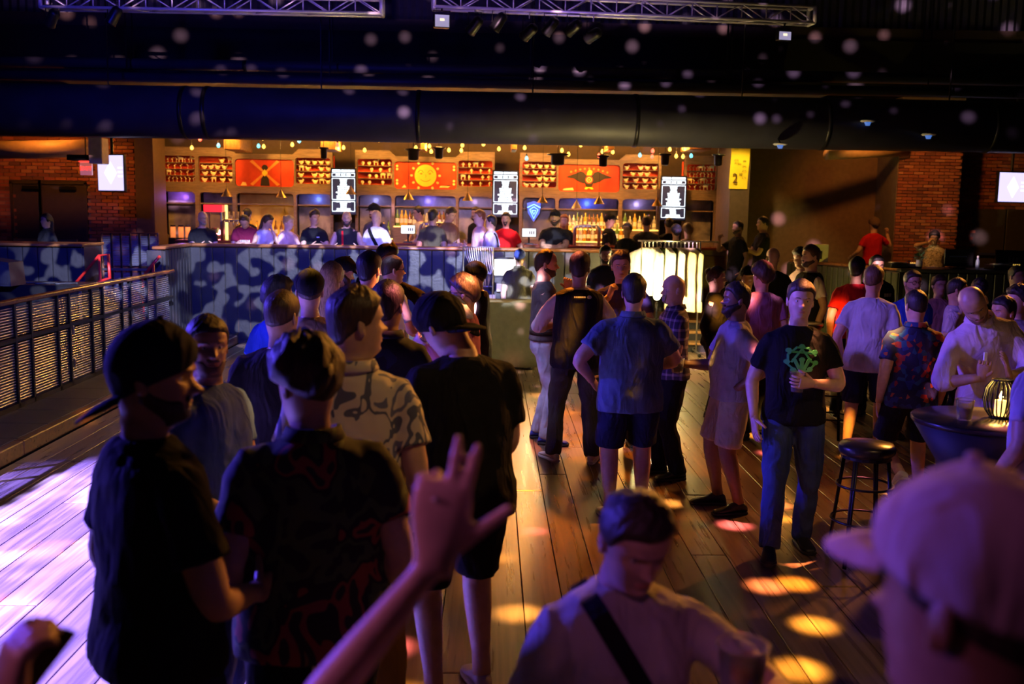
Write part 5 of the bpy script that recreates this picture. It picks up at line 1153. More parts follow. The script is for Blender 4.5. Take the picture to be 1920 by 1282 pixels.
# painted picture boards
M_YEL = mat('paint_yellow', (.85, .58, .05), .6, var=.06); M_PDK = mat('paint_dark', (.018, .012, .012), .6, var=.05); M_POR = mat('paint_orange', (.62, .25, .04), .6, var=.08); M_PCR = mat('paint_cream', (.75, .58, .25), .6)
def picture(label, a, b):
    t = thing('picture_board', label, 'picture', ((a+b)/2, BBY+.05, (ZP0+ZP1)/2))
    MB().prism(rrect(-(b-a)/2, (b-a)/2, -(ZP1-ZP0)/2, (ZP1-ZP0)/2, .07), 0, .02).build('board', mat('picture_red', (.50, .036, .008), .6, var=.2, nscale=5), t); return t
def disc(r, n=28, cx=0, cz=0, sx=1.): return [(cx+r*sx*math.cos(2*PI*k/n), cz+r*math.sin(2*PI*k/n)) for k in range(n)]
t = picture('red picture board with dark windmill and crossed orange sails', a1, b1)
MB().prism([(-.09, -.25), (.09, -.25), (.075, -.12), (0, .0), (-.075, -.12)], -.012, 0).build('mill_tower', M_PDK, t)
MB().prism(disc(.06, 16, 0, .10), -.011, 0).build('mill_cap', M_PDK, t)
for s in (-1, 1):
    for d in (-1, 1):
        M = Matrix.Rotation(-s*math.radians(43), 3, 'Y'); m = MB(); hw = .038
        L0, L1 = (.03, .36)
        pts = [Vector((d*L0, 0, -hw*.5)), Vector((d*L1, 0, -hw)), Vector((d*L1, 0, hw)), Vector((d*L0, 0, hw*.5))]; pts = [M @ p for p in pts]
        m.prism([(p.x, max(-.25, min(.25, p.z))) for p in pts], -.018, -.012); m.build('sail', M_POR, t)
MB().prism([(-.06, 0), (0, -.07), (.06, 0), (0, .07)], -.026, -.018).build('hub', M_YEL, t)
MB().prism([(-.48, -.25), (-.36, -.25), (-.38, -.19), (-.44, -.18)], -.008, 0).build('mound', M_PCR, t)
t = picture('red picture board with round yellow smiling sun', a2, b2)
sd = MB().prism(disc(.215, 40), -.014, 0).build('sun_disc', M_YEL, t); M_SUNL = mat('paint_ochre', (.36, .17, .01), .6)
for s in (-1, 1):
    MB().tube([(s*(.04+.11*k), -.016, .055+.05*math.sin(PI*k)) for k in np.linspace(0, 1, 8)], .006, 6).build('brow', M_SUNL, sd)
    MB().prism(disc(.014, 12, s*.085, .035, 1.8), -.018, -.012).build('sun_eye', M_SUNL, sd)
MB().tube([(x, -.016, -.115+4.2*x*x) for x in np.linspace(-.10, .10, 9)], .006, 6).build('smile', M_SUNL, sd)
MB().tube([(.0, -.016, .02), (.012, -.016, -.03), (-.01, -.016, -.035)], .004, 6).build('sun_nose', M_SUNL, sd)
for k in range(12):
    an = 2*PI*k/12; r = .275; c = (r*math.cos(an), r*math.sin(an))
    if abs(c[1]) < .24: MB().prism([(c[0]+.028*math.cos(an+q_), c[1]+.028*math.sin(an+q_)) for q_ in (PI, 2.2, .9, 0, -.9, -2.2)], -.01, 0).build('ray', M_PCR, t)
for sx in (-.56, .56):
    for z in (-.16, -.10, .12, .18): MB().prism(disc(.025, 10, sx, z), -.008, 0).build('bell', M_PCR, t)
MB().prism([(.27, -.23), (.45, -.23), (.50, -.17), (.48, -.20), (.44, -.19), (.30, -.19)], -.008, 0).build('whale', M_PCR, t)
MB().prism([(-.47, -.24), (-.38, -.24), (-.39, -.21), (-.42, -.18), (-.44, -.21)], -.008, 0).build('boat', M_PCR, t)
t = picture('red picture board with dark spread eagle and round target', a3, b3)
for s in (-1, 1): MB().prism([(s*x, z) for x, z in ((.03, .02), (.10, .11), (.17, .14), (.25, .10), (.42, .035), (.46, .015), (.30, -.01), (.22, -.06), (.12, -.10), (.06, -.10))], -.010, 0).build('wing', M_PDK, t)
MB().prism([(-.08, .05), (.08, .05), (.09, -.08), (.06, -.17), (-.06, -.17), (-.09, -.08)], -.014, -.004).build('eagle_body', M_PDK, t)
MB().prism([(-.05, .06), (-.035, .13), (0, .17), (.05, .15), (.06, .12), (.045, .06)], -.016, 0).build('eagle_head', M_YEL, t)
MB().prism([(-.09, -.21), (-.05, -.15), (.05, -.15), (.09, -.21), (.05, -.22), (0, -.19), (-.05, -.22)], -.014, 0).build('claws', M_YEL, t)
for r, mm in ((.075, M_REDB), (.055, M_PCR), (.038, M_REDB), (.018, M_YEL)): MB().prism(disc(r, 24, 0, -.03), -.016-(.08-r)*.05, -.010).build('target_ring', mm, t)
for k in range(9): MB().prism(disc(.022, 8, -.36+.09*k, .12+.07*math.sin(PI*k/8)), -.006, 0).build('dot', M_POR, t)
MB().prism([(-.52, -.24), (-.30, -.24), (-.32, -.19), (-.42, -.20), (-.50, -.21)], -.008, 0).build('lizard', M_PCR, t)

# menu screens
M_SCR = emat('screen_dark', (.010, .020, .055), 1.0); M_SCW = emat('screen_white', (.80, .92, 1.0), 3.2)
def menu(label, px0, px1, py0, py1, seed):
    Y = 19.5; a, b = PY(px0, (py0+py1)/2, Y), PY(px1, (py0+py1)/2, Y); zc = (Z_at((px0+px1)/2, py0, Y)+Z_at((px0+px1)/2, py1, Y))/2; h = (py1-py0)/FPX*Y; w = b.x-a.x
    t = thing('menu_screen', label, 'screen', ((a.x+b.x)/2, Y, zc))
    MB().cbox((0, .03, 0), (w, .06, h), .008).build('housing', M_BLACKM, t); MB().bbox(-w/2+.015, w/2-.015, -.004, 0, -h/2+.03, h/2-.02).build('display', M_SCR, t)
    MB().bbox(-.05, .05, .06, 1.11, -.1, .1).build('mount', M_BLACKM, t)
    def bar(x, z, bw, bh, nm='text_line'): MB().bbox(x-bw/2, x+bw/2, -.007, -.004, z-bh/2, z+bh/2).build(nm, M_SCW, t)
    W_ = w-.06; rn = random.Random(seed)
    for x, bw in ((-W_*.31, W_*.36), (W_*.2, W_*.58)): bar(x, h*.44, bw, h*.045, 'heading')
    def box(z0, z1):
        for z in (z0, z1): bar(0, z, W_, .008, 'rule')
        for x in (-W_/2, W_/2): MB().bbox(x-.004, x+.004, -.007, -.004, z0, z1).build('rule', M_SCW, t)
    box(h*.32, h*.39); box(-h*.17, h*.28); box(-h*.42, -h*.21)
    for k in range(3): bar((k-1)*W_*.24, h*.355, W_*.19, h*.03)
    for z, fr in zip(np.linspace(.27, -.14, 11), (.34, .3, .26, .30, .52, .5, .48, .66, .5, .6, .6)):
        x = -W_*fr/2
        while x < W_*fr/2-.01:
            ww = min(rn.uniform(.03, .09), W_*fr/2-x); bar(x+ww/2, h*z, ww, h*.027); x += ww+.007
    for z, fr in zip(np.linspace(-.215, -.405, 6), (.66, .3, .26, .26, .6, .66)):
        x = -W_*fr/2
        while x < W_*fr/2-.01:
            ww = min(rn.uniform(.03, .09), W_*fr/2-x); bar(x+ww/2, h*z, ww, h*.024); x += ww+.007
menu('tall lit menu screen between windmill and sun pictures', 620, 668, 316, 402, 1)
menu('tall lit menu screen between sun and eagle pictures', 923, 972, 320, 407, 2)
menu('tall lit menu screen right of the eagle picture', 1238, 1287, 330, 414, 3)

# neon sign, bottles, taps, tills and machines
ns = thing('neon_sign', 'blue neon shield sign on the mirror pane below the bird shelf', 'sign', PY(1001, 393, BBY-.02)); ns.scale = (.68, 1, .8); M_NEON = emat('neon_blue', (.12, .30, 1.0), 6)
MB().prism([(-.20, .16), (0, .21), (.20, .16), (.17, -.08), (0, -.30), (-.17, -.08)], .03, .05).build('backing', mat('neon_back', (.05, .1, .4), .4, 0, (.05, .12, 1), .8, var=0), ns)
for pts in ([(-.19, .05), (0, .13), (.19, .05)], [(-.12, .0), (0, .07), (.12, 0), (0, -.22), (-.12, 0)], [(-.06, -.02), (.06, -.02), (0, -.12), (-.06, -.02)]):
    MB().tube([(x, 0, z) for x, z in pts], .011, 6).build('neon_tube', M_NEON, ns, True)
BCOL = [mat('bottle_amber', (.75, .38, .04), .12, trans=.55, var=0), mat('bottle_gold', (.9, .65, .15), .12, trans=.55, var=0), mat('bottle_clear', (.9, .88, .8), .1, trans=.7, var=0), mat('bottle_brown', (.22, .08, .02), .15, trans=.3, var=0), mat('bottle_green', (.15, .3, .08), .15, trans=.4, var=0)]
M_CAPB = mat('bottle_cap', (.03, .03, .03), .4, var=0); M_LABEL = mat('bottle_label', (.75, .7, .55), .7)
def bottle_proto(i, h):
    o = MB().lathe((0, 0, 0), [(.001, 0), (.034, 0), (.036, .01), (.036, h*.58), (.03, h*.68), (.013, h*.76), (.012, h*.96), (.001, h*.96)], 14).build('bottle', BCOL[i % 5], None, True)
    MB().lathe((0, 0, h*.955), [(.014, 0), (.014, h*.06)], 10).build('cap', M_CAPB, o); MB().lathe((0, 0, h*.2), [(.0368, 0), (.0368, h*.25)], 14, None, False).build('label', M_LABEL, o)
    return o
protos = [bottle_proto(i, h) for i, h in enumerate((.30, .33, .28, .31, .34))]
tcol = ['amber bottle', 'gold bottle', 'clear bottle', 'brown bottle', 'green bottle']; used = [False]*5
st2 = []
for (pa, pb, zt, yy, n, wh) in ((1050, 1162, 1.80, BBY-.06, 15, 'on the upper tier under the eagle picture'), (1040, 1175, 1.56, BBY-.22, 18, 'on the lower tier under the eagle picture'), (1168, 1232, 1.80, BBY-.06, 7, 'under the bird shelf right of the eagle'), (742, 852, 1.80, BBY-.06, 14, 'under the sun picture'), (690, 735, 1.56, BBY-.2, 5, 'under the round ornaments'), (445, 548, 1.56, BBY-.2, 9, 'under the windmill picture')):
    st = thing('bottle_step', 'lit display step %s' % wh, 'shelf', ((XB(pa)+XB(pb))/2, yy, 0)); wd = XB(pb)-XB(pa)
    MB().bbox(-wd/2-.03, wd/2+.03, -.07, .06, DECK, zt-.02).build('riser', M_FRAME, st)
    MB().bbox(-wd/2-.03, wd/2+.03, -.07, .06, zt-.02, zt).build('lit_top', mat('step_glow', (.8, .6, .3), .4, 0, (1, .55, .10), 2.6, var=0), st)
    for k in range(n):
        i = random.randrange(5); x = XB(pa)+wd*(k+.5+random.uniform(-.05, .05))/n; L = (x, yy-.005+random.uniform(-.015, .015), zt)
        lab = '%s standing %s' % (tcol[i], wh)
        if not used[i]: o = protos[i]; o.location = L; used[i] = True
        else: o = dup(protos[i], L)
        tag(o, lab, 'bottle', 'bottles on the back bar')
# front bar counter
bz = Z_at(760, 456, 17.5); bc = thing('bar_counter', 'long dark red-brown bar counter behind the rail', 'counter', ((X_at(330, 17.6, 1.5)+X_at(1366, 17.6, 1.5))/2, 17.92, DECK)); bl = X_at(1366, 17.6, 1.5)-X_at(330, 17.6, 1.5)
MB().bbox(-bl/2, bl/2, -.2, .22, 0, bz-DECK-.05).build('body', M_FRAME, bc)
MB().cbox((0, 0, bz-DECK-.025), (bl+.06, .6, .05), .012).build('top', mat('bar_top', (.16, .03, .015), .18, var=.2), bc)
for k in range(12): MB().cbox((-bl/2+bl*(k+.5)/12, -.21, (bz-DECK)*.48), (bl/12-.06, .03, bz-DECK-.25), .01).build('panel', mat('bar_panel', (.09, .03, .02), .35), bc)
def tap(px, lab, n=5):
    p = PY(px, 452, 17.95); t = thing('beer_tap', lab, 'beer tap', (p.x, 17.95, bz))
    MB().tube([(-.22, 0, 0), (-.22, 0, .30), (-.18, 0, .34), (.18, 0, .34), (.22, 0, .30), (.22, 0, 0)], .03, 12).build('tower', M_STEEL, t, True)
    for k in range(n):
        x = -.16+.32*k/(n-1); MB().tube([(x, -.03, .34), (x, -.07, .30), (x, -.07, .25)], .009, 8).build('spout', M_STEEL, t, True)
        MB().tube([(x, -.03, .37), (x, -.03, .42), (x, -.03, .50)], [.008, .014, .018], 8).build('handle', mat('tap_gold', (.75, .5, .1), .35), t, True)
tap(1100, 'chrome beer tap arch before the eagle bottles'); tap(812, 'chrome beer tap arch under the sun picture'); tap(440, 'chrome beer tap arch near the bowed man')
def till(px, py, lab):
    p = PY(px, py, 17.9); t = thing('till_screen', lab, 'screen', (p.x, 17.9, bz)); h = p.z-bz
    MB().cbox((0, .02, .01), (.16, .14, .02), .004).build('foot', M_BLACKM, t); MB().tube([(0, .02, .01), (0, .02, h)], .015, 8).build('stem', M_BLACKM, t)
    MB().cbox((0, 0, h), (.26, .02, .16), .006).build('housing', M_BLACKM, t); MB().bbox(-.12, .12, -.014, -.011, h-.07, h+.07).build('display', emat('till_white', (.95, .97, 1), 2.2), t)
    for k in range(3): MB().bbox(.0+.035*k, .025+.035*k, -.016, -.014, h-.03, h+.03).build('button', mat('till_grey', (.3, .3, .3)), t)
till(992, 436, 'white till screen beside the red tee'); till(765, 430, 'white till screen beside the barman in glasses')
p = PY(404, 412, 18.9); mc = thing('popcorn_machine', 'glass machine with glowing red top beside the beer taps', 'machine', (p.x, 18.9, 1.4)); 
sl = thing('side_counter', 'dark work counter behind the bar beside the dark column', 'counter', (X_at(380, 19, 1.4), 19.0, DECK)); MB().bbox(-.72, .9, -.25, .3, 0, .91).build('body', M_FRAME, sl); MB().bbox(-.74, .92, -.27, .32, .91, .95).build('top', M_STEEL, sl)
zt_ = Z_at(404, 384, 18.9)-1.4
for x in (-.15, .15):
    for y in (-.14, .14): MB().bbox(x-.012, x+.012, y-.012, y+.012, 0, zt_).build('post', M_STEEL, mc)
MB().bbox(-.17, .17, -.16, .16, 0, .06).build('base', M_STEEL, mc); MB().bbox(-.17, .17, -.16, .16, zt_-.13, zt_).build('top_sign', mat('sign_red', (.5, .01, .02), .4, 0, (1, .02, .03), 1.6, var=0), mc)
MB().bbox(-.155, .155, -.145, -.14, .06, zt_-.13).build('pane', M_GLASS, mc); MB().lathe((0, 0, .28), [(.05, -.05), (.07, .05)], 16).build('kettle', M_STEEL, mc, True)
MB().bbox(.19, .22, -.05, .05, .05, zt_).build('side_light', emat('strip_yellow', (1, .75, .2), 2.0), mc)
for k, px in enumerate((324, 339, 352)):
    p = PY(px, 418, 18.95); t = thing('drink_tank', 'glowing orange drink tank on the work counter', 'dispenser', (p.x, 18.95, 1.4), 0, 'orange drink tanks')
    MB().cbox((0, 0, .07), (.12, .2, .14), .01).build('base', M_BLACKM, t); MB().lathe((0, 0, .14), [(.045, 0), (.045, .20)], 16).build('tank', mat('tank_orange', (.9, .3, .1), .2, 0, (1, .25, .06), .9, var=0), t, True)
    MB().lathe((0, 0, .34), [(.05, 0), (.05, .03)], 16).build('lid', M_BLACKM, t)

# string lights
BUL = [(375, 259.5, 'r'), (359.6, 276, 'y'), (409.5, 271.7, 't'), (492.7, 258, 'y'), (484.7, 272.7, 't'), (494.4, 273.6, 'y'), (547.9, 270, 'y'), (561, 263, 't'), (644, 275.7, 'y'), (633, 271, 'r'), (678.5, 260.5, 'y'), (710.6, 261.6, 'y'), (683.8, 280.5, 'y'), (767, 259, 'r'), (779.7, 276, 'y'), (805, 273, 'y'), (808.5, 283, 'y'), (840.5, 262, 'r'), (841.8, 280.5, 'y'), (867, 271, 'y'), (865, 281, 'y'), (906.5, 269, 'y'), (912.8, 262, 'r'), (943.7, 263, 'w'), (935.5, 278, 'y'), (985, 264, 'r'), (983.8, 276, 'y'), (1018.5, 265, 'r'), (1053.7, 281, 'y'), (1066, 288, 'y'), (1089, 270.6, 'y'), (987.4, 296, 't'), (1123, 290.7, 'r'), (1129.6, 283, 'y'), (1139, 271.5, 'y'), (1149, 284, 'y'), (1200, 290, 't'), (1223, 293, 'r'), (1224, 282, 'r'), (1256, 279, 'y'), (1268, 291.7, 'y'), (1281.7, 277, 'y'), (1280.8, 292.6, 'y'), (1290.7, 272, 'y'), (1300.6, 267, 'r'), (1309.7, 270, 'r'), (1296, 291, 't'), (1318.7, 272, 'y')]
BM = {'y': emat('bulb_yellow', (1, .58, .08), 3.4), 'r': emat('bulb_red', (1, .07, .04), 4.5), 't': emat('bulb_teal', (.12, .62, .75), 3), 'w': emat('bulb_white', (1, .95, .8), 4)}
bme = MB().lathe((0, 0, 0), [(.004, .02), (.022, .0), (.034, -.03), (.026, -.058), (.006, -.07)], 12).mesh('bulb', True)
bmes = {}
for k, m in BM.items():
    c = bme.copy(); c.materials.append(m); bmes[k] = c
sock = MB().lathe((0, 0, 0), [(.014, .015), (.014, .055)], 8).mesh('socket'); sock.materials.append(M_BLACKM)
wiresag = {}
for si, (sel, lab) in enumerate(((lambda b: b[1] < 272, 'upper strand of coloured festoon bulbs above the back bar'), (lambda b: b[1] >= 272, 'lower strand of coloured festoon bulbs above the back bar'))):
    Ys = 18.6 if si == 0 else 19.1; bs = sorted([b for b in BUL if sel(b)]); ps = [PY(b[0], b[1]-2, Ys) for b in bs]
    t = thing('string_light', lab, 'string lights', ps[0]); o0 = Vector(ps[0]); line = []
    zw = max(p.z for p in ps)+.12
    for i, p in enumerate(ps):
        line.append(Vector((p.x, Ys, zw))-o0)
        if i < len(ps)-1: line.append(Vector(((p.x+ps[i+1].x)/2, Ys, zw-.03))-o0)
    MB().tube(line, .006, 5).build('wire', M_BLACKM, t)
    for b, p in zip(bs, ps):
        q = p-o0; bo = obj('bulb', bmes[b[2]], None, t, q); obj('socket', sock, None, bo)
        MB().tube([q+Vector((0, 0, .05)), (q.x, q.y, zw-o0.z)], .004, 5).build('drop_wire', M_BLACKM, t)
    for b, p in list(zip(bs, ps))[::3]:
        point('festoon_glow', p+Vector((0, -.12, -.05)), 22 if b[2] != 't' else 8, {'y': (1, .50, .07), 'r': (1, .3, .06), 't': (.3, .7, .8), 'w': (1, .8, .5)}[b[2]], .06)
# warm work lights washing the back bar from above ; bottle niches get warm light and added blue fill
for k, px in enumerate((420, 600, 790, 980, 1110, 1260)):
    p = PY(px, 262, 18.2); spot('bar_downlight', (p.x, 18.3, 3.75), (p.x, 19.9, 2.75), 370, (1.0, .42, .06), 120, .8, .1)
for px, e, c in ((495, 9, (1, .65, .12)), (800, 7, (1, .62, .2)), (1105, 10, (1, .66, .18)), (700, 3, (.35, .35, 1)), (590, 5, (.12, .2, 1)), (890, 3, (.5, .3, .6)), (1200, 4, (.5, .4, 1)), (335, 4, (.35, .12, 1)), (1105, 8, (.05, .12, 1)), (800, 6, (.2, .15, 1)), (405, 2, (1, .2, .2))):
    ld = point('niche_glow_fill', (XB(px), BBY+.12 if c[2] < .5 else BBY+.15, 1.62 if c[2] < .5 else 2.30), e, c, .05)  # blue fills are added, standing in for reflections in the mirror panes
for px in (470, 640, 820, 990, 1180): 
    p = PY(px, 300, 18.0); spot('bar_customer_light', (p.x, 18.6, 3.7), (p.x, 16.6, 1.6), 150, (1.0, .45, .08), 100, .7, .15)

# pendant lamps
M_BRASS = mat('brass', (.45, .28, .08), .35, .8)
wheres = ['near the red machine', 'under the windmill picture', 'before the first menu screen', 'under the sun picture', 'right of the sun picture', 'before the neon sign', 'under the eagle picture', 'at the eagle bottles', 'before the third menu screen']
for (px, py), wh in zip(((425, 362), (527, 364), (658, 358), (766, 368), (877, 370), (1017, 374), (1123, 376), (1081, 384), (1232, 380)), wheres):
    p = PY(px, py, 17.75); t = thing('pendant_lamp', 'small brass cone pendant lamp hanging %s' % wh, 'lamp', p)
    MB().lathe((0, 0, 0), [(.10, -.06), (.095, -.055), (.02, .06), (.012, .075), (.012, .09), (.001, .09)], 20, None, False).build('shade', M_BRASS, t, True)
    MB().ball((0, 0, -.035), .025, 10, 8).build('bulb', emat('pendant_bulb', (1, .7, .25), 8), t, True)
    MB().tube([(0, 0, .08), (0, 0, 7.5-p.z if False else 4.1-p.z)], .004, 5).build('cord', M_BLACKM, t)
struct(MB().bbox(-7, 5.5, 16.3, 20.6, 4.1, 4.2).build('ceiling_bar', mat('bar_ceiling', (.05, .035, .03), .8)), 'dark low ceiling above the bar')
for (px, py, w), lab in zip(((1046, 297, 15), (775, 288, 12), (823, 285, 9), (607, 285, 7), (1131, 300, 9), (1247, 297, 9), (1347, 298, 9)), ('over the bird shelf', 'over the sun picture', 'above the sun-face disc', 'near the first menu screen', 'over the eagle picture', 'over the third menu screen', 'beside the pillar top')):
    p = PY(px, py, 18.0); r = w/FPX*18; t = thing('ceiling_speaker', 'round black hanging speaker %s' % lab, 'speaker', p)
    MB().lathe((0, 0, 0), [(r*.5, -.12), (r*.8, -.10), (r*.85, .05), (r*1.35, .06), (r*1.35, .08), (r*.6, .09)], 20).build('body', M_BLACKM, t, True); MB().tube([(0, 0, .08), (0, 0, 4.1-p.z)], .008, 6).build('rod', M_BLACKM, t)
for px, w, lab in ((447, 30, 'above the windmill picture'), (622, 26, 'above the first menu screen'), (795, 8, 'above the sun picture'), (963, 10, 'above the second menu screen'), (1141, 12, 'above the eagle picture'), (1305, 40, 'above the last figurine shelf')):
    p = PY(px, 274, 18.9); o = MB().cbox((0, 0, 0), (w/FPX*18.9, .9, .28), .01).build('timber_beam', mat('beam_wood', (.34, .17, .06), .6, var=.3, nscale=20), None, False, (p.x, 18.9, p.z+.05)); tag(o, 'short brown timber beam %s' % lab, 'beam')

# screens on the walls, exit sign, banner
def tv(label, px0, px1, py0, py1, Y, rz):
    a, b = PY(px0, (py0+py1)/2, Y), PY(px1, (py0+py1)/2, Y); h = (py1-py0)/FPX*Y; w = (b-a).length/max(.2, math.cos(rz))
    t = thing('wall_screen', label, 'screen', (a+b)/2, rz)
    MB().cbox((0, .03, 0), (w, .06, h), .008).build('housing', M_BLACKM, t); MB().bbox(-w/2+.02, w/2-.02, -.004, 0, -h/2+.02, h/2-.02).build('display', emat('tv_lilac', (.62, .55, 1.0), 1.5), t)
    MB().prism([(-.13, 0), (0, .19), (.13, 0), (0, -.19)], -.007, -.004).build('emblem', emat('tv_white', (.86, .83, 1.0), 1.75), t)
    for k in range(3): MB().bbox(w*.27, w*.44, -.007, -.004, .07-.07*k, .10-.07*k).build('caption', emat('tv_white', (.86, .83, 1.0), 1.75), t)
    MB().tube([(0, .05, h/2-.1), (0, .05, 1.6)], .025, 8).build('mount', M_BLACKM, t)
tv('bright lilac screen on the brick wall above the doors', 178, 237, 290, 358, 17.3, -.35); tv('bright lilac screen on the shaded wall', 1866, 1932, 322, 380, 17.8, .3)
p = PY(161, 316, 17.2); ex = thing('exit_sign', 'red lit exit sign beside the lilac screen', 'sign', p)
MB().cbox((0, .02, 0), (.20, .04, .22), .005).build('housing', mat('exit_white', (.7, .6, .55), .4, 0, (1, .25, .18), .35, var=0), ex); text('letters', 'EXIT', (0, -.004, 0), .10, emat('exit_red', (1, .03, .02), 3), ex); MB().bbox(-.11, .11, -.01, .05, .11, .135).build('top_trim', emat('exit_red', (1, .03, .02), 3), ex)
MB().tube([(0, .02, .12), (0, .02, .9)], .01, 6).build('rod', M_BLACKM, ex)
p0, p1 = PY(1390, 270, 18.28), PY(1389, 354, 18.28); bw_ = 35/FPX*18.28; bh_ = p0.z-p1.z
bn = thing('paper_banner', 'yellow handwritten price banner on the brown pillar', 'banner', (p0.x, 18.28, p1.z)); 
MB().add([(x, .012*math.sin(7*z/bh_)+(.01 if b_ else 0), z) for b_ in (0, 1) for z in np.linspace(0, bh_, 9) for x in (-bw_/2-.02*(1-z/bh_), bw_/2-.03*(1-z/bh_))], [(2*i, 2*i+1, 2*i+3, 2*i+2) for i in range(8)]+[(18+2*i+2, 18+2*i+3, 18+2*i+1, 18+2*i) for i in range(8)]).build('paper', mat('banner_yellow', (.92, .68, .03), .6, var=.08, nscale=5), bn)
M_INK = mat('ink', (.08, .03, .01), .6, var=0)
text('price', '2', (-.09, -.02, bh_*.22), .26, M_INK, bn, sx=.8); text('cents', '00', (.01, -.02, bh_*.32), .06, M_INK, bn)
for k, (x, z, l) in enumerate(((-.09, .9, .06), (0, .92, .05), (.08, .92, .06), (-.08, .64, .07), (-.07, .57, .08), (-.02, .55, .05), (.07, .62, .05), (.07, .5, .06), (.07, .4, .07), (.07, .25, .07))):
    MB().tube([(x+l*(i/6-.5), -.02, bh_*z+.018*(1 if i % 2 else -1)) for i in range(7)], .004, 5).build('scribble', M_INK, bn)
spot('banner_light', (p0.x-.6, 17.2, 3.9), (p0.x, 18.05, 2.7), 200, (1, .72, .2), 50, .6, .05)
# ================================================================== merchandise corner
ty = 13.35; tx0, tx1 = X_at(806, ty, .8), X_at(1012, ty, .8); tz = Z_at(955, 568, ty); tw = tx1-tx0
KH = mat('table_cloth', (.20, .185, .10), .85, var=.1, bump=.3, bscale=12)
tb = thing('merchandise_table', 'tall table under a khaki cloth with pressed fold lines', 'table', ((tx0+tx1)/2, ty+.33, 0))
MB().cbox((0, 0, tz-.03), (tw-.06, .62, .035), .005).build('tabletop', M_FRAME, tb)
for sx in (-1, 1):
    for sy in (-1, 1): MB().tube([(sx*(tw/2-.1), sy*.25, 0), (sx*(tw/2-.1), sy*.25, tz-.04)], .016, 8).build('leg', M_STEEL, tb)
rg = []; N = 72
for z, e in ((.04, .03), (.2, .02), (tz*.5, .012), (tz*.8, .006), (tz-.004, .0), (tz, -.012)):
    ring = []
    for k in range(N):
        t_ = k/N*4; sd = int(t_); u = t_-sd; hx, hy = tw/2, .33
        pt = [(-hx+2*hx*u, -hy), (hx, -hy+2*hy*u), (hx-2*hx*u, hy), (-hx, hy-2*hy*u)][sd]; w = math.sin(k*2.1)*e+math.sin(k*.9+1)*e*.6
        nx, ny = [(0, -1), (1, 0), (0, 1), (-1, 0)][sd]; ring.append((pt[0]+nx*(w+e), pt[1]+ny*(w+e), z))
    rg.append(ring)
co = MB().loft(rg); co = co.build('tablecloth', KH, None, True, tb.location); tag(co, 'khaki cloth hanging over the tall merchandise table', 'tablecloth')
for k, (dx, c, lab) in enumerate(((-.62, GREY, 'grey'), (-.40, BLK, 'black'), (-.16, WHITE, 'white'))):
    for j in range(3):
        o = MB().cbox((0, 0, .02), (.2, .26, .038), .012).build('folded_shirt', c, None, False, (tb.location.x+dx, ty+.28, tz+.003+j*.04), .05*(j-1)); tag(o, 'folded %s shirt in the stack on the khaki table' % lab, 'shirt', 'folded shirts on the table')
# hook display
hx0, hx1 = X_at(868, 15.0, 1.2), X_at(924, 15.0, 1.2); hzt = Z_at(895, 463, 15.0)
hd_ = thing('hook_display', 'white wire display stand with curved hooks and cards', 'display stand', ((hx0+hx1)/2, 15.0, 0)); hw2 = (hx1-hx0)/2
for sx in (-1, 1): MB().tube([(sx*hw2, 0, 0), (sx*hw2, 0, hzt)], .010, 8).build('upright', M_STEEL, hd_)
for z in (.03, .5, 1.0, hzt): MB().tube([(-hw2, 0, z), (hw2, 0, z)], .008, 8).build('crossbar', M_STEEL, hd_)
for k in range(13):
    x = -hw2*.9+hw2*1.8*k/12; MB().tube([(x, 0, hzt), (x+.02, -.06, hzt-.12-.01*k), (x+.10-.006*k, -.10, hzt-.30-.012*(k % 5)), (hw2*.85, -.08, hzt-.40)], .005, 5).build('hook', mat('hook_white', (.75, .75, .75), .4), hd_)
for r in range(3):
    for k in range(5): MB().bbox(.02+k*.052, .06+k*.052, -.03, -.02, .78-r*.12, .88-r*.12).build('card', mat('card_white', (.8, .78, .72), .6), hd_)
# lamp-lit white board, its light put in as glow, and shelf
lx0, lx1 = X_at(925, 15.55, 1.1), X_at(968, 15.55, 1.1); lb_ = thing('lamp_lit_board', 'white board behind the seller with its lamp light put in as glow', 'light box', ((lx0+lx1)/2, 15.55, 0)); lz0, lz1 = Z_at(945, 517, 15.55), Z_at(945, 485, 15.55)
MB().bbox(lx0-lb_.location.x-.03, lx1-lb_.location.x+.25, 0, .3, 0, lz0-.02).build('stand', M_BLACKW, lb_); MB().cbox((0, .03, (lz0+lz1)/2), (lx1-lx0, .06, lz1-lz0+.04), .006).build('housing', M_BLACKM, lb_); MB().bbox(-(lx1-lx0)/2+.015, (lx1-lx0)/2-.015, -.006, 0, lz0+.01, lz1-.01).build('glow_face', emat('board_glow', (1, .95, .82), 4.0), lb_)
for k in range(3): MB().cbox((-.08+.13*k, -.06, lz0-.18), (.10, .06, .12), .005).build('pack', mat('pack_%d' % k, ((.7, .68, .6), (.6, .2, .08), (.65, .6, .5))[k], .5), lb_)
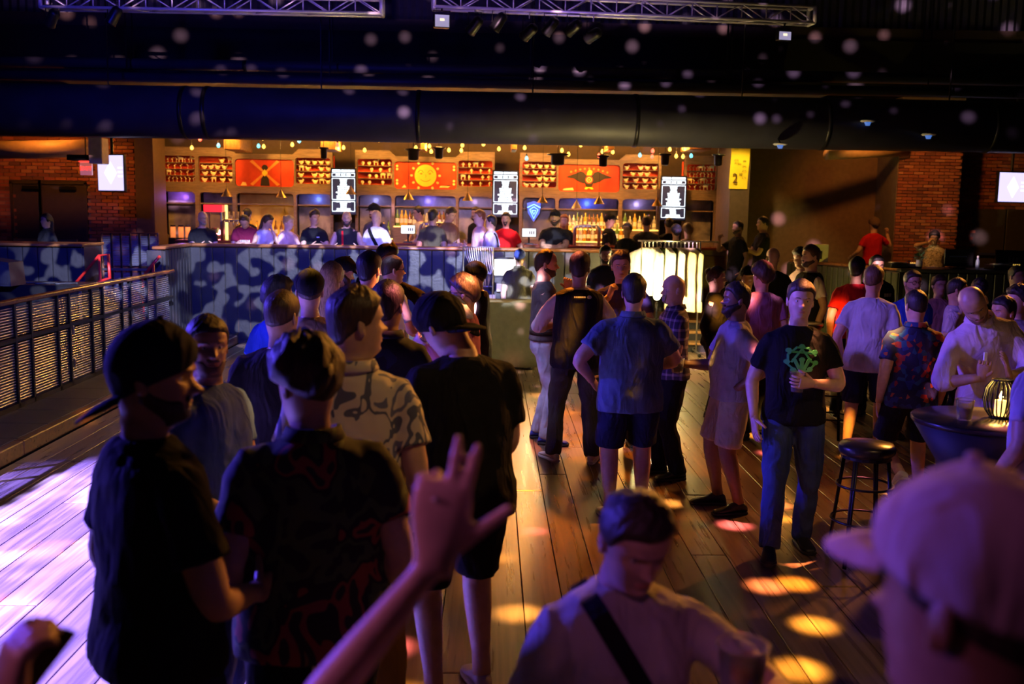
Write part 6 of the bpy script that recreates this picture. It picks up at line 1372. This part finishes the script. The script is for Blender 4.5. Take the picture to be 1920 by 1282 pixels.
# clothes rail
ry = 14.95; rx0, rx1 = X_at(1203, ry, 1.5), X_at(1312, ry, 1.5); rzt = Z_at(1260, 452, ry)
rk = thing('clothes_rack', 'chrome clothes rack crowded with white garments', 'clothes rack', ((rx0+rx1)/2, ry, 0)); rw_ = (rx1-rx0)/2
for sx in (-1, 1):
    MB().tube([(sx*rw_, 0, .06), (sx*rw_, 0, rzt)], .013, 10).build('upright', M_STEEL, rk, True); MB().tube([(sx*rw_, -.25, .06), (sx*rw_, .25, .06)], .013, 10).build('foot', M_STEEL, rk, True)
    for sy in (-.25, .25): MB().ball((sx*rw_, sy, .03), .028, 10, 8).build('castor', M_BLACKM, rk, True)
MB().tube([(-rw_-.06, 0, rzt), (rw_+.28, 0, rzt)], .013, 10).build('top_rail', M_STEEL, rk, True); MB().tube([(-rw_, 0, .12), (rw_, 0, .12)], .010, 10).build('bottom_rail', M_STEEL, rk, True)
def garment_mesh(L, w):
    m = MB(); rg = []
    for z, hw, ht in ((0, .05, .02), (-.03, .11, .028), (-.09, w, .034), (-.2, w*.95, .036), (-.5*L, w*.92, .035), (-L*.98, w*1.0, .04), (-L, w*.98, .03)):
        rg.append([(ht*math.sin(t)*(1+.3*math.sin(4*t+z*9)), hw*math.cos(t), z) for t in [2*PI*k/18 for k in range(18)]])
    return m.loft(rg).mesh('garment', True)
hgm = MB().tube([(0, 0, .0), (0, 0, .05), (0, .015, .07), (0, 0, .085), (0, -.014, .07)], .004, 6).tube([(0, -.17, -.06), (0, 0, .0), (0, .17, -.06)], .006, 6).mesh('hanger'); hgm.materials.append(mat('hanger_white', (.8, .8, .8), .4))
gm = [(garment_mesh(.72, .24), WHITE, 'white shirt'), (garment_mesh(.95, .26), C('cream_cloth', (.78, .68, .42)), 'long cream garment'), (garment_mesh(.5, .22), C('leaf_green', (.09, .12, .03)), 'short dark green garment'), (garment_mesh(.8, .24), BLK, 'black garment')]
seq = [0, 0, 0, 0, 2, 0, 0, 2, 0, 1, 1, 1, 1, 3]
for k, gi in enumerate(seq):
    me, mm, nm = gm[gi]; x = rk.location.x-rw_+.05+(2*rw_-.1)*k/(len(seq)-1)
    t = thing('hanging_garment', '%s hanging on the chrome clothes rack' % nm, 'garment', (x, ry, rzt-.10), (1.15, .9, .35, .3, 1.2, .5, .3, 1.1, .4, .8, .6, .9, .5, .3)[k], 'garments on the clothes rack'); obj('garment', me.copy() if False else me, mm, t); obj('hanger', hgm, None, t)
wl_ = thing('work_lamp', 'small bright work lamp on a stand beside the clothes rack', 'lamp', (X_at(1232, 14.1, 1.0), 14.1, 0)); lzz = Z_at(1232, 556, 14.1)
MB().tube([(0, 0, .02), (0, 0, lzz-.08)], .012, 8).build('pole', M_BLACKM, wl_); MB().lathe((0, 0, 0), [(.14, 0), (.14, .02), (.02, .03)], 16).build('base', M_BLACKM, wl_)
MB().ball((0, 0, lzz), .05, 14, 10).build('bulb', emat('worklamp', (1, .80, .35), 40), wl_, True)
point('work_lamp_light', (wl_.location.x, 14.1, lzz), 800, (1.0, .76, .28), .06)
point('booth_lamp', (X_at(1000, 14.6, 1.6), 14.75, 1.62), 26, (1, .78, .35), .08)

# ================================================================== booth
by = 15.25; bzz = Z_at(1720, 504, by); bxl = X_at(1692, by, bzz); qy = 17.9; qx = X_at(1482, qy, bzz)
bo = thing('dj_booth', 'black boarded booth with ribbed skirt and wooden top', 'booth', (bxl, by, 0)); bx1 = 10.2
MB().bbox(.05, bx1-bxl, .05, .55, 0, bzz-.05).build('body', M_DARK, bo)
for k in range(26): MB().cbox((.07+.145*k, .03, (bzz-.06)/2), (.13, .04, bzz-.07), .01).build('board', M_BLACKW, bo)
MB().cbox(((bx1-bxl)/2, .3, bzz-.025), (bx1-bxl+.1, .7, .05), .01).build('top', M_BLACKW, bo)
dv = Vector((qx-bxl, qy-by, 0)); Ls = dv.length; an = math.atan2(dv.y, dv.x); Mz = Matrix.Rotation(an, 3, 'Z')
MB().box((dv.x/2, dv.y/2, (bzz-.05)/2), (Ls, .10, bzz-.05), Mz).build('side_body', M_DARK, bo)
nrm_ = Vector((-math.sin(an), math.cos(an), 0))
if nrm_.x > 0: nrm_ = -nrm_
for k in range(20):
    c_ = dv*((k+.5)/20)+nrm_*.065; MB().cbox((c_.x, c_.y, (bzz-.06)/2), (Ls/20-.018, .035, bzz-.07), .008, Mz).build('board', mat('skirt_black', (.05, .048, .04), .35), bo)
for k, o_ in enumerate((.0, .10, .20)): MB().box((dv.x/2+nrm_.x*(-.02+o_*-1), dv.y/2, bzz-.02-.0*k), (Ls, .07, .035), Mz).build('top_strip', M_WOODCAP, bo)
# equipment on the booth
def on(px, py, Y): p = PY(px, py, Y); return (p.x, Y, bzz)
t = thing('display_monitor', 'black computer monitor turned away on the booth top', 'monitor', on(1796, 505, 15.5)); MB().cbox((0, 0, .17), (.46, .03, .27), .006).build('housing', M_BLACKM, t); MB().cbox((0, .03, .012), (.2, .15, .02), .004).build('foot', M_BLACKM, t); MB().tube([(0, .03, .02), (0, .02, .1)], .02, 8).build('stem', M_BLACKM, t); MB().bbox(-.15, .12, -.018, -.015, .18, .20).build('badge_strip', mat('badge_blue', (.02, .03, .10), .4), t)
t = thing('laptop', 'open dark laptop on the booth beside the controller', 'laptop', on(1905, 500, 15.62)); MB().cbox((0, 0, .012), (.5, .3, .02), .004).build('base', M_BLACKM, t); MB().box((0, .17, .15), (.5, .015, .28), Matrix.Rotation(-.2, 3, 'X')).build('lid', M_BLACKM, t)
for k in range(3): MB().bbox(-.06+.06*k, -.02+.06*k, .135, .14, .10, .17).build('lid_letter', mat('lid_grey', (.08, .08, .085), .4), t)
for px, Y, lab in ((1662, 15.9, 'beside the red tee dancer'), (1880, 15.48, 'in front of the laptop')):
    t = thing('dj_deck', 'flat black turntable deck %s' % lab, 'turntable', (X_at(px, Y, bzz), Y if px > 1700 else 15.62, bzz))
    if px < 1700: t.location.x = bxl+.12; t.location.y = 15.6
    MB().cbox((0, 0, .035), (.45, .32, .07), .008).build('chassis', M_BLACKM, t); MB().lathe((-.06, 0, .07), [(.14, 0), (.14, .015), (.001, .016)], 28).build('platter', M_STEEL, t, True); MB().tube([(.16, .1, .08), (.16, .02, .10), (.06, -.06, .10)], .006, 6).build('tonearm', M_STEEL, t)
    for k in range(4): MB().lathe((.1+.03*k, -.13, .07), [(.010, 0), (.009, .02)], 10).build('knob', mat('knob_amber', (.5, .3, .05), .4, 0, (1, .6, .1), .6, var=0), t)
t = thing('potted_plant', 'small leafy plant in a grey vase on the booth', 'plant', on(1716, 488, 15.6)); t.location.x = X_at(1722, 15.45, bzz+.1); t.location.y = 15.42
MB().lathe((0, 0, 0), [(.001, 0), (.04, 0), (.05, .06), (.042, .12), (.048, .13), (.04, .125), (.001, .1)], 18).build('vase', mat('vase_grey', (.35, .33, .36), .4), t, True)
lf = MB().add([(0, 0, 0), (.018, .02, .004), (0, .075, -.004), (-.018, .02, .004), (0, .03, -.004)], [(0, 1, 4), (1, 2, 4), (2, 3, 4), (3, 0, 4)]).mesh('leaf'); lf.materials.append(mat('leaf', (.05, .12, .05), .5)); rn = random.Random(5)
for k in range(46):
    o = obj('leaf', lf, None, t, (rn.gauss(0, .035), rn.gauss(0, .03), .13+rn.random()*.09)); o.rotation_euler = (rn.uniform(-.2, 1.1), rn.uniform(-.4, .4), rn.uniform(0, 6.28))
t = thing('spray_bottle', 'slim pale bottle next to the monitor on the booth', 'bottle', (X_at(1832, 15.4, bzz), 15.4, bzz)); MB().lathe((0, 0, 0), [(.026, 0), (.028, .01), (.028, .13), (.012, .16), (.012, .18)], 16).build('body', mat('pale_blue_plastic', (.35, .5, .62), .3), t, True); MB().lathe((0, 0, .18), [(.015, 0), (.013, .03)], 12).build('cap', mat('cap_white', (.8, .8, .8), .4), t)
wbx = thing('white_box', 'white cardboard box with a dark slot standing on the booth side', 'box', (qx+.28, qy-.75, bzz)); MB().cbox((0, 0, .15), (.24, .16, .30), .004).build('carton', mat('carton_white', (.72, .66, .6), .6), wbx); MB().bbox(-.035, .015, -.083, -.08, .05, .19).build('slot', M_PDK, wbx)

# ================================================================== tables, stools, lanterns
def lantern(label, loc, h, r, e):
    t = thing('lantern', label, 'lantern', loc); nb = 22
    for k in range(nb):
        a = 2*PI*k/nb; MB().tube([(r*f*math.cos(a), r*f*math.sin(a), h*z) for f, z in ((.55, .02), (.85, .2), (1, .48), (.88, .78), (.55, .98))], .0042, 5).build('wire', M_BLACKM, t)
    for z, f in ((.02, .55), (.98, .55)): MB().tube([(r*f*math.cos(a), r*f*math.sin(a), h*z) for a in np.linspace(0, 2*PI, 21)], .006, 5).build('ring', M_BLACKM, t)
    MB().lathe((0, 0, .0), [(r*.5, 0), (r*.5, .012)], 16).build('base', M_BLACKM, t); MB().lathe((0, 0, .012), [(.03, 0), (.03, h*.4), (.001, h*.4)], 14).build('candle', mat('candle_wax', (.9, .75, .4), .5, 0, (1, .55, .12), 3.0, var=0), t, True)
    MB().lathe((0, 0, .012+h*.4), [(.004, 0), (.011, .02), (.001, .05)], 10).build('flame', emat('flame', (1, .6, .15), 40), t, True)
    point('lantern_light', (loc[0], loc[1], loc[2]+.012+h*.4+.06), e, (1, .58, .10), .03)
def stool(label, x, y, h=.76):
    t = thing('bar_stool', label, 'stool', (x, y, 0))
    MB().lathe((0, 0, 0), [(.001, h-.07), (.155, h-.07), (.168, h-.05), (.17, h-.02), (.155, h), (.001, h+.008)], 30).build('seat', mat('black_vinyl', (.02, .018, .018), .3), t, True); MB().lathe((0, 0, 0), [(.15, h-.09), (.15, h-.07)], 24).build('seat_ring', M_BLACKM, t)
    for k in range(4):
        a = PI/4+k*PI/2
        for o_ in (-.06, .06): MB().tube([(.14*math.cos(a+o_), .14*math.sin(a+o_), h-.08), (.215*math.cos(a+o_*.4), .215*math.sin(a+o_*.4), .01)], .0085, 8).build('leg', M_BLACKM, t, True)
    for z, r in ((.28, .19), (.50, .168)): MB().tube([(r*math.cos(a), r*math.sin(a), z) for a in np.linspace(0, 2*PI, 33)], .008, 6).build('foot_ring', M_BLACKM, t, True)
def htable(label, x, y, h, r):
    t = thing('cocktail_table', label, 'table', (x, y, 0)); MB().lathe((0, 0, 0), [(.001, h-.03), (r-.006, h-.03), (r, h-.02), (r, h-.006), (r-.006, h), (.001, h)], 40).build('tabletop', mat('table_black', (.02, .018, .02), .25), t, True)
    MB().lathe((0, 0, 0), [(r*.95, .01), (r*.72, .2), (r*.5, .5), (r*.6, .8), (r*.97, h-.03)], 40).build('stretch_cover', mat('stretch_black', (.012, .012, .014), .6), t, True)
stool('backless black vinyl bar stool beside the green print', 2.33, 5.95); stool('black bar stool behind the green print', X_at(1560, 9.1, .7), 9.1); 
TX, TY = X_at(1838, 5.35, 1.05), 5.35
htable('round black cocktail table carrying the wire lantern', TX, TY, 1.05, .36)
lantern('black wire lantern with lit candle on the round table', (X_at(1876, TY+.02, 1.12), TY+.02, 1.05), .215, .092, 3.2)
cup('clear cup with ice on the round black table', (X_at(1808, TY-.05, 1.08), TY-.05, 1.05), True, .11, .036, .048, liq=(.4, .3, .2))
T2X = X_at(1482, 10.6, 1.0); htable('small cocktail table before the ribbed booth skirt', T2X+.05, 10.6, 1.0, .3); lantern('wire lantern glowing on the small table by the booth', (X_at(1470, 10.55, 1.1), 10.55, 1.0), .20, .10, 5)
cup('short glowing glass beside the lantern on the small table', (X_at(1494, 10.5, 1.05), 10.5, 1.0), True, .09, .035, .042, liq=(.9, .7, .4))
spot('booth_uplight', (X_at(1530, 14.9, .2), 14.6, .12), (X_at(1570, 16.5, 1), 16.6, .9), 60, (1.0, .80, .05), 110, .7, .05)

# ================================================================== truss and stage lights
def truss(label, A, B):
    A, B = Vector(A), Vector(B); d = (B-A); L = d.length; d.normalize(); sd = Vector((-d.y, d.x, 0)).normalized(); s = .22; t = thing('lighting_truss', label, 'truss', A)
    cs = [Vector((0, 0, 0)), sd*s, Vector((0, 0, s)), sd*s+Vector((0, 0, s))]
    for c in cs: MB().tube([c, c+d*L], .022, 10).build('chord', M_ALU, t, True)
    n = int(L/.36)
    for a, b in ((0, 2), (0, 1), (1, 3)):
        for k in range(n):
            u0, u1 = L*k/n, L*(k+1)/n; p, q = (cs[a]+d*u0, cs[b]+d*u1) if k % 2 else (cs[b]+d*u0, cs[a]+d*u1)
            MB().tube([p, q], .009, 6).build('brace', M_ALU, t, True)
            if a == 0 and b == 2: MB().tube([cs[0]+d*u0, cs[2]+d*u0], .009, 6).build('upright', M_ALU, t, True)
    for u in (0, L):
        for a, b in ((0, 1), (1, 3), (3, 2), (2, 0)): MB().tube([cs[a]+d*u, cs[b]+d*u], .03, 8).build('end_frame', M_ALU, t, True)
    for u in (L*.1, L*.9): MB().tube([cs[2]+d*u+sd*s/2, Vector(((cs[2]+d*u).x, (cs[2]+d*u).y, 7.5-A.z))+sd*s/2], .008, 6).build('hanger', M_BLACKM, t)
A1, A2 = PY(76, 16, 14.6), PY(715, 21, 14.6); A2.z = A1.z = (A1.z+A2.z)/2
truss('silver lighting truss section above the windmill and sun pictures', A1, A2)
B1 = PY(814, 12, 14.3); k_ = 40
for Yt in np.linspace(14.3, 16, 60):
    if PY(1527, 42, Yt).z >= B1.z: B2 = PY(1527, 42, Yt); break
B2.z = B1.z
truss('silver lighting truss section above the eagle picture carrying can lights', B1, B2)
def flood(label, px, py, w, h, tilt, zt):
    Yt = B1.y+(B2.y-B1.y)*(px-814)/(1527-814); p = PY(px, py, Yt); t = thing('flood_light', label, 'stage light', p); t.rotation_euler = (tilt, 0, .2); ww, hh = w/FPX*14.2, h/FPX*14.2
    MB().cbox((0, .05, 0), (ww*1.12, .10, hh*1.15), .01).build('housing', M_BLACKM, t); MB().bbox(-ww/2, ww/2, -.006, 0, -hh/2, hh/2).build('lens', mat('flood_lens', (.5, .5, .62), .15, 0, (.55, .5, .8), .55, var=0), t)
    MB().bbox(-.03, .03, -.01, -.006, 0, .03).build('led', emat('led_warm', (1, .8, .5), 1.5), t)
    MB().tube([(-ww*.6, .05, 0), (-ww*.6, .05, hh*.9), (ww*.6, .05, hh*.9), (ww*.6, .05, 0)], .008, 6).build('yoke', M_BLACKM, t); t.rotation_euler = (0, 0, .2); MB().tube([(0, .05, hh*.9), (0, .0, max(hh, B1.z-p.z+.02))], .012, 6).build('clamp', M_BLACKM, t)
flood('square flood light clamped beside the row of can lights', 829, 39, 26, 21, .25, .18); flood('flood light tilted down at the bare truss end above the pillar', 1472, 67, 24, 15, .7, .28)
for px, py, rot, lab in ((890, 48, .7, 'black can light next to the square flood light'), (935, 42, .3, 'upright black can light second from the square flood light'), (992, 60, 1.0, 'black can light tipped flat in the truss row'), (1032, 50, .5, 'black can light between tipped ones under the truss'), (1075, 52, 1.1, 'long black can light pointing sideways under the truss'), (1112, 66, 1.25, 'lowest black can light ending the truss row'), (98, 34, .6, 'black can light at the truss end above the brick wall doors'), (214, 30, .2, 'black can light on the truss above the lilac screen')):
    Yt = B1.y+(B2.y-B1.y)*(px-814)/(1527-814) if px > 800 else A1.y; p = PY(px, py, Yt); t = thing('can_light', lab, 'stage light', p); M = Matrix.Rotation(rot, 3, 'X') @ Matrix.Rotation(.6, 3, 'Y')
    MB().lathe((0, 0, 0), [(.05, .14), (.075, .10), (.08, -.10), (.085, -.12), (.078, -.12), (.07, -.06), (.001, -.05)], 18, M).build('can', M_BLACKM, t, True)
    MB().tube([(-.09, 0, 0), (-.09, 0, .18), (.09, 0, .18), (.09, 0, 0)], .008, 6).build('yoke', M_BLACKM, t); MB().tube([(0, 0, .18), (0, 0, max(.2, B1.z-p.z))], .01, 6).build('clamp', M_STEEL, t)
for px, py, lab in ((1463, 272, 'white disc fitting with blue light under the duct'), (1741, 254, 'small pale disc fitting on the duct'), (1627, 229, 'pale oval fitting high on the duct')):
    p = PY(px, py, DUCTY-.42); t = thing('ceiling_fitting', lab, 'fitting', p); MB().lathe((0, 0, 0), [(.09, 0), (.11, .015), (.09, .03), (.001, .035)], 20).build('disc', mat('fitting_white', (.6, .6, .62), .4), t, True); MB().lathe((0, 0, -.05), [(.03, 0), (.05, .05)], 14).build('dome', mat('fitting_dome', (.1, .12, .2), .3, 0, (.1, .3, 1), .5 if px == 1463 else .0, var=0), t, True)
    MB().tube([(0, 0, .03), (0, .36, .22)], .01, 6).build('arm', M_BLACKM, t)
for s in [TMP]: bpy.data.scenes.remove(s)
